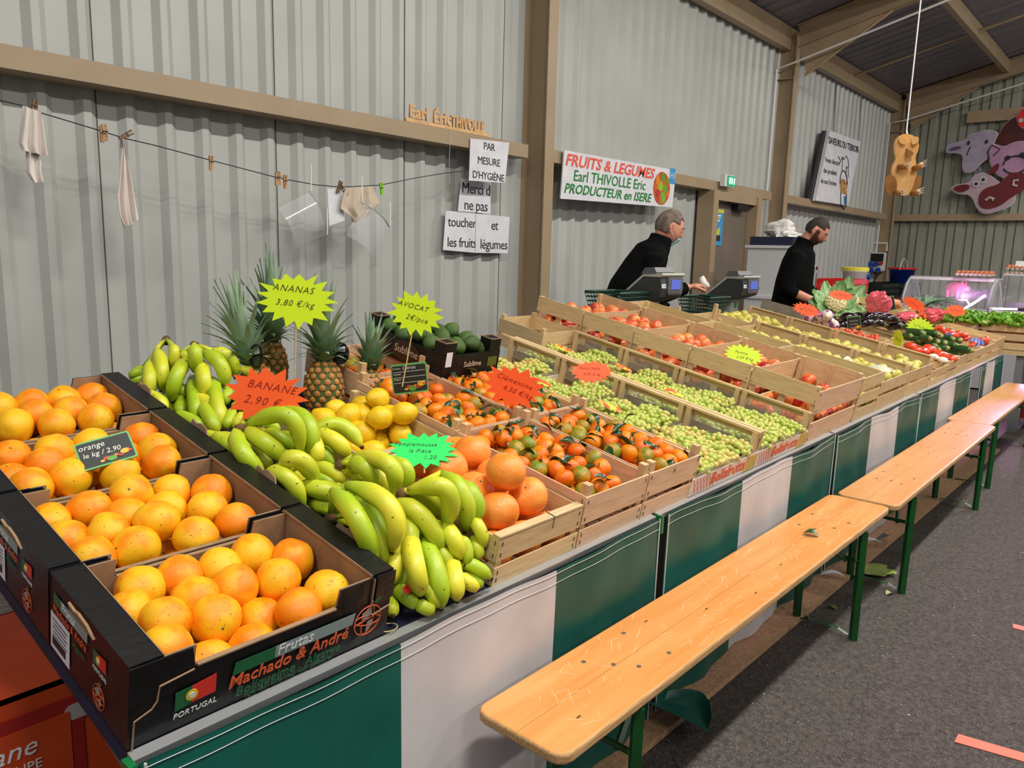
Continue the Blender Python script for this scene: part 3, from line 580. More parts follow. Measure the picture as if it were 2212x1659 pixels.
solo('floor_tape',MB().prism([(0,0),(.1,-.2),(.14,-.19),(.04,.02)],0,.002).mesh('tape',m_tape),'orange tape mark on the asphalt, farther one at the right edge','tape',T(3.6,.335,.001)@Rz(-20))
solo('cloth_flap',MB().grid(lambda u,v:(-.05+.16*u*math.sin(pi*(.15+.7*v))*1.3,-.10+.2*v,.008+.05*math.cos(u*2.4)**2),8,8).mesh('flap',m_green,True),'dark green skirt corner lying curled on the chipboard','cloth',T(2.02,1.02,.03))
solo('cloth_flap',MB().grid(lambda u,v:(.2*u-.05,-.08*v*(1-u)+.03,.01+.06*(1-u)*v),6,6).mesh('flap',m_green,True),'dark green skirt corner on the floor below the second bench','cloth',T(4.15,1.0,.03))
rs=random.Random(5); dm=MB().sph((0,0,0),(.006,.005,.003),6,4).mesh('crumb',mat('crumb',(170,164,150),.8,rnd=.3)); crumbs=MB()
for k in range(90): crumbs.sph((rs.uniform(1.6,6.5),rs.uniform(.35,1.0),.002),(rs.uniform(.002,.006),rs.uniform(.002,.005),.002),5,3)
tag(obj('floor_crumbs',crumbs.mesh('crumbs',mat('crumb',(170,164,150),.8))),'small pale crumbs and grit scattered along the aisle asphalt','litter',kind='stuff')
for k,(p,c,l) in enumerate((((4.023,0.989,0.003),(210,190,150),'thin pale wooden stick on the asphalt by the lettuce leaf'),((4.223,1.021,0.004),(190,110,84),'small reddish peel on the asphalt edge'),((3.254,0.925,0.003),(80,110,50),'little green leaf scrap on the asphalt'),((3.101,0.986,0.004),(150,140,110),'dry beige leaf by the bench foot'),((3.605,0.798,0.003),(160,160,120),'pale dry leaf by the outer leg of the second bench'))):
    m_=mat('scrap%d'%k,c,.7)
    if k==0: solo('wooden_stick',MB().tube([(0,0,.004),(.13,.02,.004)],.005,4).mesh('stick',m_),l,'stick',T(*p)@Rz(35))
    else: solo('leaf_scrap',leafmesh(.045,.03,m_,.25),l,'leaf',T(*p)@Rz(40*k))
for p,l in (((3.491,1.081,0.04),'white paper strip on the chipboard, nearer one'),((4.07,1.078,0.04),'crumpled white paper on the chipboard, farther one')):
    solo('paper_scrap',leafmesh(.11,.04,m_paper,.2),l,'paper',T(*p)@Rz(-60))
m_ob=mat('orange_carton',(196,70,22),.6,col2=(180,60,18),ns=5); m_rd=mat('carton_red',(150,24,20),.6)
for k,(z0,l) in enumerate(((.0,'orange banana carton on the floor, lower of two under the table end'),(.30,'orange banana carton with white lettering, upper of two under the table end'))):
    t=thing('banana_carton',l,'carton',T(.05,1.6,z0))
    w_,d_,h_=.56,.4,.295; mb=MB()
    mb.box((w_/2,.004,h_/2),(w_,.008,h_)); mb.box((w_/2,d_,h_/2),(w_,.008,h_)); mb.box((0,d_/2,h_/2),(.008,d_,h_)); mb.box((w_,d_/2,h_/2),(.008,d_,h_)); mb.box((w_/2,d_/2,h_-.004),(w_,d_,.008))
    obj('body',mb.mesh('body',m_ob),t)
    obj('red_band',boxme((.36,.003,.19),m_rd),t,loc=(.3,-.002,.16)); obj('label_field',boxme((.31,.003,.13),m_ob),t,loc=(.3,-.004,.16))
    obj('hand_hole',MB().rbox((0,0,0),(.09,.035,.004),.016,Rx(90)).mesh('hole',mat('pale_bag',(170,168,170),.6)),t,loc=(.49,-.002,.22))
    obj('hand_hole',MB().rbox((0,0,0),(.035,.09,.004),.016,Rx(90)).mesh('hole',mat('pale_bag',(170,168,170),.6)),t,loc=(.43,-.002,.07))
    text('Banane',.056,m_paper,t,T(.31,-.007,.185)@Rx(90),.3); text('GUADELOUPE\nMARTINIQUE',.028,m_paper,t,T(.31,-.007,.13)@Rx(90))
solo('white_bag',MB().sph((0,0,0),(.16,.12,.14),16,10).mesh('bag',mat('pale_bag2',(198,194,200),.6,bump=.6,bs=9)),'crumpled white bag behind the cartons at lower left','bag',T(.33,2.08,.74))

# ---------------- black orange cartons ----------------
m_cb=m_cardk; m_wh=mat('print_white',(215,215,215),.5); m_or=mat('print_orange',(216,92,48),.5); m_gr=mat('print_green',(14,96,52),.5); m_gl=mat('print_grey',(132,150,148),.5); m_rdp=mat('flag_red',(214,46,36),.5); m_ye=mat('flag_yellow',(226,190,40),.5)
def globe(parent,M,s):
    g=[]
    def el(a,b,n=20): return [(a*s*math.cos(2*pi*k/n),b*s*math.sin(2*pi*k/n)) for k in range(n+1)]
    stroke([el(1,1),el(1,.35),el(.4,1),[(-.0,1*s),(.0,1.3*s)],[(-.95*s,-.3*s),(.95*s,.5*s)]],.035*s,m_or,'globe_outline',parent,M)
    obj('continents',MB().prism([(-.6*s,.5*s),(0,.85*s),(.2*s,.4*s),(-.1*s,.1*s),(-.5*s,.1*s)],0,.0005).prism([(.0,-.1*s),(.4*s,.05*s),(.5*s,-.4*s),(.1*s,-.8*s)],0,.0005).mesh('continents',m_gl),parent,M)
    obj('print_leaf',MB().prism([(.1*s,1.15*s),(.35*s,1.1*s),(.6*s,1.5*s),(.3*s,1.45*s)],0,.0005).mesh('leaf_print',m_gr),parent,M)
def flag(parent,M,s):
    obj('flag_green',MB().prism([(-1*s,-.55*s),(-.2*s,-.4*s),(-.2*s,.55*s),(-1*s,.5*s)],0,.0005).mesh('flag',m_gr),parent,M)
    obj('flag_red',MB().prism([(-.2*s,-.4*s),(1*s,-.35*s),(1*s,.7*s),(-.2*s,.55*s)],0,.0005).mesh('flag',m_rdp),parent,M)
    obj('flag_emblem',MB().lathe([(.001,0),(.3*s,0),(.3*s,.0012),(.001,.0012)],14).mesh('emblem',m_ye),parent,M@T(-.2*s,.05*s,0))
    obj('flag_shield',MB().lathe([(.001,0),(.16*s,0),(.16*s,.002),(.001,.002)],10).mesh('shield',m_wh),parent,M@T(-.2*s,.05*s,0))
    text('PORTUGAL',.42*s,m_wh,parent,M@T(0,-.85*s,.0003),.15)
CW,CD,CH=.508,.312,.150
def carton(i,s0,label,X0=.43,dz=0.):
    t=thing('fruit_carton',label,'carton',PLM@T(X0,s0,dz),'black orange cartons at the near end'); h=CH
    obj('base',MB().box((CW/2,CD/2,.003),(CW-.01,CD-.01,.005)).mesh('base',m_card),t)
    fr=[(0,0),(CW,0),(CW,h-.004),(CW-.125,h-.004),(CW-.131,h-.042),(.104,h-.042),(.098,h-.004),(.0,h-.004)]
    for y,nm in ((.003,'front_wall'),(CD-.003,'back_wall')):
        obj(nm,MB().prism(fr,-.002,.002,Rx(90)).mesh('wall',m_cb),t,loc=(0,y,0))
        yi=y+(.0045 if y<.1 else -.0045)
        obj('liner',MB().prism([(a+.008 if a<.1 else (a-.008 if a>.4 else a),b) for a,b in fr],-.0018,.0018,Rx(90)).mesh('liner',m_card),t,loc=(0,yi,0))
        obj('corrugated_edge',MB().box((CW/2-.012,0,h-.0415),(CW-.24,.009,.003)).mesh('edge',m_card),t,loc=(0,(y+yi)/2,0))
    for P_ in ([(.006,.002),(.008,.054),(.034,.064),(.042,.075),(.045,.101),(.10,.108)],[(CW-.050,.146),(CW-.052,.072),(CW-.046,.066),(CW-.003,.074)]):
        obj('cut_edge',MB().tube([(a,-.003,b) for a,b in P_],.0016,5).mesh('cut',m_card),t)
    for x,sg_ in ((0,1),(CW,-1)):
        e=obj('end_wall',MB().box((sg_*.003,CD/2,h/2),(.005,CD-.004,h)).mesh('end',m_cb),t,loc=(x,0,0))
        obj('end_liner',MB().box((sg_*.046,CD/2,h/2-.002),(.004,CD-.02,h-.006)).mesh('endl',m_card),t,loc=(x,0,0))
        obj('top_flange',MB().box((sg_*.026,CD/2,h),(.052,CD-.006,.005)).mesh('fl',m_cb),t,loc=(x,0,0))
        obj('flange_edge',MB().box((sg_*.0525,CD/2,h),(.0015,CD-.006,.006)).mesh('fe',m_card),t,loc=(x,0,0))
        rs=random.Random(i*3+sg_)
        obj('torn_hand_flap',MB().prism([(-.045,0),(.05,0),(.042,.022),(.02,.018),(0,.025),(-.03,.02)],-.002,.002,Rz(90)@Rx(90)).mesh('flap',m_card),t,T(x-sg_*.006,CD/2,h-.012)@Ry(-sg_*14))
        if sg_>0: obj('corner_tab',MB().box((.036,-.001,h-.035),(.075,.003,.07)).mesh('tab',m_cb),t,loc=(x,0,0))
        else: obj('corner_tab',MB().box((-.02,-.001,h-.03),(.045,.003,.06)).mesh('tab',m_cb),t,loc=(x,0,0))
    if i<2:
        F=T(0,-.0028,0)@Rx(90)
        if i==0:
            obj('print_bar',MB().prism([(0,0),(.245,0),(.25,.024),(.004,.024)],0,.0004).mesh('bar',m_gl),t,F@T(.17,.062,0)); obj('print_bar_green',MB().prism([(0,0),(.08,0),(.08,.024),(.004,.024)],0,.0006).mesh('bar',m_gr),t,F@T(.168,.062,0))
            text('Frutas',.030,m_wh,t,F@T(.288,.075,.001),.2); text('Machado & André',.034,m_or,t,F@T(.283,.048,.001),.2,sx=.98,bold=.0004)
            text('Boliqueime . Algarve',.026,m_gr,t,F@T(.283,.024,.001),.15); text('TLM: +351 917813963  +351 289366785',.011,m_gr,t,F@T(.283,.009,.001),.1)
            flag(t,F@T(.105,.058,0),.034); globe(t,F@T(.452,.058,0)@Rz(-12),.032)
    E_=Matrix(((0,0,-1,-.0008),(-1,0,0,CD),(0,1,0,0),(0,0,0,1)))   # left end face: text runs from the back to the front corner
    if i<3 and X0<.6:
        obj('print_bar',MB().prism([(0,0),(.14,0),(.14,.02),(0,.02)],0,.0004).mesh('bar',m_gl),t,E_@T(.022,.103,0)); obj('print_bar_green',MB().prism([(0,0),(.03,0),(.03,.02),(0,.02)],0,.0006).mesh('bar',m_gr),t,E_@T(.022,.103,0))
        text('Frutas',.022,m_wh,t,E_@T(.085,.113,.001),.1); text('Machado & André',.021,m_or,t,E_@T(.09,.092,.001),.1,sx=.9); text('. Algarve',.016,m_gr,t,E_@T(.125,.07,.001))
        obj('paper_label',boxme((.082,.072,.0006),m_paper),t,E_@T(.05,.045,.0005))
        mb=MB()
        for k in range(14): mb.box((-.03+.0042*k,-.018,.0005),(.0018 if k%3 else .003,.016,.0004))
        for k in range(5): mb.box((.0,.026-.008*k,.0005),(.062-.008*(k%2),.0014,.0004))
        obj('barcode',mb.mesh('barcode',m_ink),t,E_@T(.05,.045,.001))
        flag(t,E_@T(.21,.098,0),.024); globe(t,E_@T(.208,.032,0)@Rz(0),.022)
    return t
CN=('nearest black carton','second black carton','third black carton','fourth, rearmost black carton')
for i in range(4): carton(i,.318*i+.004,'%s of oranges, at the left end of the stall'%('nearest','second','third','fourth and rearmost')[i])
# ---------------- fruit builders ----------------
def relax(P,r,lo,hi,it=40,fixed=0,g=0.,r2=None):
    P=np.array(P,float); n=len(P); r=np.array(r if hasattr(r,'__len__') else [r]*n,float)
    lo=np.array(lo);hi=np.array(hi)
    for k in range(it):
        P[:,2]-=g*(1-k/it)
        d=P[:,None]-P[None]; L=np.sqrt((d**2).sum(-1))+1e-9; ov=(r[:,None]+r[None])-L; np.fill_diagonal(ov,0); ov=np.clip(ov,0,None)
        P+=(d/L[...,None]*ov[...,None]*.45).sum(1)
        P=np.minimum(np.maximum(P,lo+r[:,None]),hi-r[:,None])
    return P
def pile(n,r,w,d,h,seed,it=160,m=.012,top=.5,z0=.01):
    g=np.random.default_rng(seed); P=np.c_[g.uniform(m+r,w-m-r,n),g.uniform(m+r,d-m-r,n),np.linspace(r,r+h,n)]
    return relax(P,r*g.uniform(.9,1.06,n),(m,m,z0),(w-m,d-m,top),it,g=.006)
rows=('front','second','third','fourth','fifth','sixth','seventh','eighth','ninth','tenth')
ords=('leftmost','second from left','third from left','fourth from left','fifth from left','sixth from left','seventh from left','eighth from left','ninth from left','tenth from left','eleventh from left','twelfth from left')
def rowlabels(P,r):
    """front-to-back rows, left-to-right order for a set of local positions"""
    P=np.array(P); idx=np.argsort(P[:,1]); out=[None]*len(P); y0=P[:,1].min(); rw={}
    for i in idx: rw.setdefault(int((P[i,1]-y0)/(1.7*r)),[]).append(i)
    for k,key in enumerate(sorted(rw)):
        for j,i in enumerate(sorted(rw[key],key=lambda q:P[q,0])): out[i]='%s row, %s'%(rows[min(k,9)],ords[min(j,11)])
    return out
def fruitset(name,cat,adj,where,M,P,sizes,meshes,group,parts=None,hidden=None,rot=None,seed=0):
    rs=random.Random(seed); lb=rowlabels(P,float(np.mean(sizes)))
    for i,p in enumerate(P):
        me=meshes[i%len(meshes)]; a=rs.random()*360
        Mo=M@T(*p)@(rot(rs,i) if rot else Euler((rs.random()*6,rs.random()*6,rs.random()*6)).to_matrix().to_4x4())@Matrix.Scale(sizes[i],4)
        hid=hidden is not None and hidden[i]
        o=obj(name,me,None,Mo); tag(o,('%s mostly buried under the top layer %s'%(adj,where)) if hid else '%s %s, %s'%(adj,where,lb[i]),cat,group+(', buried ones' if hid else ''))
        if parts and not hid: parts(o,rs,i)
# unit-radius citrus with lobed shape
def citrus(seed,m,ms,ob=1.,amp=.05,nav=True,lob=10,nip=0.,N=22,Mn=14):
    g=np.random.default_rng(seed); mb=MB(); dirs=g.normal(size=(6,3)); dirs/=np.linalg.norm(dirs,axis=1)[:,None]; fr=g.uniform(2.5,5,6)
    def R_(x,y,z):
        v=np.array((x,y,z)); r=1+amp*float((np.sin(fr*(dirs@v)*1.2+np.arange(6))).mean())*1.6
        if z>.9: r-=.10*((z-.9)/.1)**2
        if z<-.94: r-=.05*((-z-.94)/.06)**2
        if nip: r+=nip*max(0,(abs(z)-.8)/.2)**2
        return r
    for i in range(Mn+1):
        th_=pi*i/Mn
        for k in range(N):
            p=2*pi*k/N; x,y,z=math.sin(th_)*math.cos(p),math.sin(th_)*math.sin(p),-math.cos(th_); r=R_(x,y,z); mb.v.append((x*r,y*r,z*r*ob))
    mb.f=[(i*N+k,i*N+(k+1)%N,(i+1)*N+(k+1)%N,(i+1)*N+k) for i in range(Mn) for k in range(N)]; mb.m=[0]*len(mb.f)
    zt=max(v[2] for v in mb.v[-N:]); mb.cm=1; mb.lathe([(.001,zt+.03),(.05,zt+.02),(.07,zt-.01),(.06,zt-.05)],7)
    return mb.mesh('citrus',[m,ms],True)
m_navel=mat('stem_scar',(96,98,52),.7)
m_orange=mat('orange_peel',(244,134,4),.4,col2=(238,182,22),ns=.9,nd=2,mixlo=.38,mixhi=.62,rnd=.05,rnd2=1.2,bump=.22,bs=26,speck=(150,84,26),spk=9.,spt=.1,sss=.0,spec=.45)
m_grape=mat('grapefruit_peel',(244,134,40),.34,col2=(250,158,70),ns=1.2,bump=.22,bs=14,rnd=.05)
m_lemon=mat('lemon_peel',(240,204,30),.34,col2=(232,188,20),ns=1.6,bump=.3,bs=9,rnd=.05)
m_mand=mat('mandarin_peel',(236,104,4),.32,col2=(236,138,12),ns=1.2,mixlo=.4,mixhi=.6,bump=.25,bs=9,rnd=.06,rnd2=.9)
m_mandg=mat('mandarin_green',(210,140,24),.34,col2=(120,130,30),ns=1.1,mixlo=.4,mixhi=.6,bump=.25,bs=9,rnd=.08,rnd2=.9)
OR=[citrus(k,m_orange,m_navel,1.02-.04*(k%3),.055) for k in range(5)]
MD=[citrus(20+k,m_mand,m_navel,.84,.035,N=16,Mn=10) for k in range(3)]+[citrus(30,m_mandg,m_navel,.85,.03,N=16,Mn=10)]
GFm=[citrus(40+k,m_grape,m_navel,.94,.02) for k in range(2)]
LM=[citrus(50+k,m_lemon,m_navel,1.12,.02,nip=.22) for k in range(2)]
def under(P,r,w,d,n,seed,zmax=.08,m=.05):  # lower layer to support a placed top layer
    g=np.random.default_rng(seed); return np.c_[g.uniform(m,w-m,n),g.uniform(.03,d-.03,n),np.full(n,r+.004)]
OD=[(0.719,1.292,0.095),(0.82,1.285,0.095),(0.887,1.219,0.095),(0.7,1.17,0.095),(0.803,1.179,0.095),(0.641,1.225,0.095),(0.697,1.065,0.095),(0.799,1.08,0.095),(0.612,1.085,0.095),(0.89,1.144,0.095)]
OC=[(0.628,0.914,0.095),(0.732,0.927,0.095),(0.838,0.934,0.095),(0.887,0.822,0.095),(0.561,0.966,0.095),(0.551,0.855,0.095),(0.828,0.756,0.095),(0.716,0.725,0.095),(0.614,0.755,0.095),(0.543,0.753,0.095),(0.672,0.813,0.075),(0.811,0.844,0.075),(0.507,0.835,0.075)]
OB=[(0.539,0.594,0.095),(0.663,0.584,0.115),(0.797,0.591,0.095),(0.878,0.547,0.095),(0.555,0.503,0.095),(0.613,0.521,0.095),(0.72,0.523,0.095),(0.807,0.482,0.095),(0.657,0.431,0.115),(0.822,0.4,0.095),(0.628,0.413,0.095),(0.722,0.386,0.095),(0.496,0.603,0.085),(0.503,0.499,0.085),(0.535,0.4,0.095)]
OA=[(0.529,0.285,0.09),(0.62,0.289,0.09),(0.711,0.231,0.09),(0.808,0.271,0.09),(0.891,0.221,0.09),(0.806,0.185,0.09),(0.548,0.182,0.09),(0.619,0.186,0.09),(0.698,0.143,0.09),(0.732,0.057,0.09),(0.828,0.074,0.09),(0.608,0.079,0.09),(0.526,0.084,0.09),(0.499,0.245,0.08),(0.668,0.061,0.05),(0.696,0.097,0.05),(0.582,0.063,0.05)]
for i,(S,nm) in enumerate(((OA,'in the nearest black carton'),(OB,'in the second black carton'),(OC,'in the third black carton'),(OD,'in the rearmost black carton'))):
    s0=.318*i+.004; r=.0435; top=len(S)
    loc=[(x-.43,s-s0,h+.004) for x,s,h in S]; lo=under(None,r,CW,CD,9,i+5,m=.1)
    A_=np.array(loc+[tuple(q) for q in lo]); rr=[.0450]*top+[.037]*9
    P=np.array(A_); Pt=relax(P[:top]*np.array((1,1,1)),.0425,(.05,.008,.04),(CW-.05,CD-.008,.16),12); Pt[:,2]=P[:top,2]; P[:top]=Pt
    for it_ in range(60):
        for a_ in range(top,len(P)):
            for b_ in range(len(P)):
                if a_==b_: continue
                need=.074 if b_>=top else math.sqrt(max(0,.080**2-(P[b_,2]-P[a_,2])**2)); dx_=P[a_,:2]-P[b_,:2]; L_=float(np.hypot(*dx_))+1e-6
                if L_<need: P[a_,:2]+=dx_/L_*(need-L_)*(.5 if b_>=top else .9)
            P[a_,0]=min(max(P[a_,0],.09),CW-.09); P[a_,1]=min(max(P[a_,1],.05),CD-.05); P[a_,2]=.041
    fruitset('orange','orange','ripe orange',nm,PLM@T(.43,s0,0),P,rr,OR,'oranges '+nm,hidden=[k>=top for k in range(len(P))],seed=i)
# ---------------- wooden crates ----------------
def crate(X0,s0,w,d,H,label,group,front,side,base=0.,back=None,ext=0.,mats=None,mid=False,pw=.022,nb=5,name='wooden_crate',tilt=None,right=None,tri=False,sl=.005,staple=False):
    mw,my=(mats or (m_wood,m_woody)); M=PLM@T(X0,s0,base)
    if tilt: M=M@tilt
    t=thing(name,label,'crate',M,group); rs=random.Random(hash((round(X0,2),round(s0,2)))&9999)
    for x in (pw/2+sl,w-pw/2-sl):
        for y in (pw/2+sl,d-pw/2-sl): bx('corner_post',(x,y,(H+ext)/2),(pw,pw,H+ext),m_woodv,t)
    def jit(): return (0,R(rs.uniform(-.5,.5)),0)
    for y,L in ((sl/2,front),(d-sl/2,back if back is not None else front)):
        for a,b in L: bx('slat',(w/2,y,(a+b)/2),(w,sl,b-a),mw,t,jit())
    for x,L in ((sl/2,side),(w-sl/2,right if right is not None else side)):
        for a,b in L: bx('slat',(x,d/2,(a+b)/2),(sl,d-2*sl,b-a),my,t)
        if mid: bx('mid_post',(x+(.008 if x<.1 else -.008),d/2,H/2),(.006,.03,H*.96),m_woodv,t)
    for k in range(nb): bx('bottom_slat',((k+.5)*w/nb,d/2,.004),(w/nb*.86,d-.012,.005),my,t)
    if staple:
        mb=MB()
        for x in (.012,w-.012):
            for a,b in front:
                for zz_ in (a+.015,b-.015): mb.box((x,-.0008,zz_),(.0016,.0016,.011))
        for y in (.012,d-.012):
            for a,b in side:
                for zz_ in (a+.015,b-.015): mb.box((-.0008,y,zz_),(.0016,.0016,.011))
        tag(obj('staples',mb.mesh('staples',m_staple),t),kind='stuff')
    return t,M
Mg=[(0,.052),(.068,.148)]
# grapefruit and lemon column
GW,GD=.325,.475
for (s0,nm) in ((.0,'grapefruit crate in front, beside the bananas'),(.485,'lemon crate behind the grapefruit crate')):
    t,M=crate(1.252,s0,GW,GD,.125,'pale wooden '+nm,'crates with fruit beside the bananas',[(0,.05),(.066,.125)],[(0,.05),(.062,.125)],staple=s0<.1,back=None if s0<.1 else [(0,.04)])
    bx('top_rail',(GW/2,.012,.127),(GW,.024,.008),m_wood,t)
    if s0<.1: bx('top_rail',(GW/2,GD-.012,.127),(GW,.024,.008),m_wood,t)
    if s0<.5: obj('wire_tie',MB().tube([(.2,-.002,.10),(.2,-.002,.132),(.2,.03,.133)],.0012,4).mesh('wire',m_staple),t)
GF=[(1.392,0.131,0.17),(1.356,0.098,0.1),(1.498,0.119,0.09),(1.482,0.307,0.11),(1.517,0.428,0.09),(1.405,0.438,0.09),(1.409,0.333,0.11),(1.415,0.232,0.08),(1.48,0.267,0.09)]
loc=[(x-1.252,s,h) for x,s,h in GF]+[(.06+.1*(k%3),.06+.1*(k//3),.056) for k in range(12)]
P=relax(loc,[.052]*len(GF)+[.047]*12,(.008,.008,.006),(GW-.008,GD-.008,.5),30)
fruitset('grapefruit','grapefruit','large orange grapefruit','in the front crate beside the bananas',PLM@T(1.252,0,0),P,[.052]*len(GF)+[.047]*12,GFm,'grapefruits',hidden=[k>=len(GF) for k in range(len(P))],rot=lambda rs,i:Euler((rs.uniform(-.6,.6),rs.uniform(-.6,.6),rs.random()*6)).to_matrix().to_4x4(),seed=3)
LE=[(1.423,0.843,0.1),(1.492,0.822,0.1),(1.558,0.771,0.13),(1.567,0.843,0.1),(1.48,0.709,0.11),(1.588,0.717,0.1),(1.66,0.721,0.09),(1.383,0.818,0.09),(1.441,0.785,0.08),(1.451,0.719,0.07),(1.641,0.711,0.07),(1.573,0.747,0.07)]
loc=[(x-1.252,s-.485,h) for x,s,h in LE]+[(.05+.075*(k%4),.05+.085*(k//4),.04) for k in range(16)]
rr=[.036]*len(LE)+[.034]*16
P=relax(loc,rr,(.008,.008,.006),(GW-.008,GD-.008,.5),30)
fruitset('lemon','lemon','yellow lemon','in the crate before the pineapples',PLM@T(1.252,.485,0),P,rr,LM,'lemons',hidden=[k>=len(LE) for k in range(len(P))],seed=4)
# mandarins with leaves
m_ml=mat('mandarin_leaf',(28,56,26),.3,col2=(44,78,34),ns=20); m_twig=mat('twig',(70,84,40),.7)
LF=[leafmesh(1.9,.75,m_ml,c) for c in (.2,.5,-.3)]; TW=MB().tube([(0,0,.78),(.1,.05,1.1),(.35,.1,1.35)],.05,5).mesh('twig',m_twig)
def mparts(o,rs,i):
    if rs.random()<.62:
        obj('twig',TW,o)
        for k in range(rs.choice((1,1,2))): obj('leaf',rs.choice(LF),o,T(.15,.05,1.05)@Rz(rs.random()*360)@Ry(rs.uniform(-5,50)))
mcr=((1.585,.0,'front left mandarin crate, beside the grapefruits'),(1.905,.0,'front right mandarin crate, beside the grapes'),(1.585,.49,'rear left mandarin crate, below the orange clementine sign'),(1.905,.49,'rear right mandarin crate, against the grapes'))
for k,(x,s0,nm) in enumerate(mcr):
    crate(x,s0,.312,.485,.15,'pale pine '+nm,'mandarin crates',Mg,[(0,.05),(.062,.15)],ext=.03,mats=(m_woodp,m_woodpy),staple=s0<.1)
    n=84; P=pile(n,.0285,.312,.485,.2,k+30,it=200,z0=.055)
    hid=[]
    for i in range(n):
        above=sum(1 for j in range(n) if P[j,2]>P[i,2]+.025 and math.hypot(P[j,0]-P[i,0],P[j,1]-P[i,1])<.03); hid.append(P[i,2]<.10 or above>0)
    fruitset('mandarin','mandarin','leafy mandarin','in the '+nm.split(',')[0],PLM@T(x,s0,0),P,[.029]*n,MD,'mandarins in the '+nm.split(',')[0],mparts,hid,rot=lambda rs,i:Euler((rs.uniform(-.9,.9),rs.uniform(-.9,.9),rs.random()*6)).to_matrix().to_4x4(),seed=k)
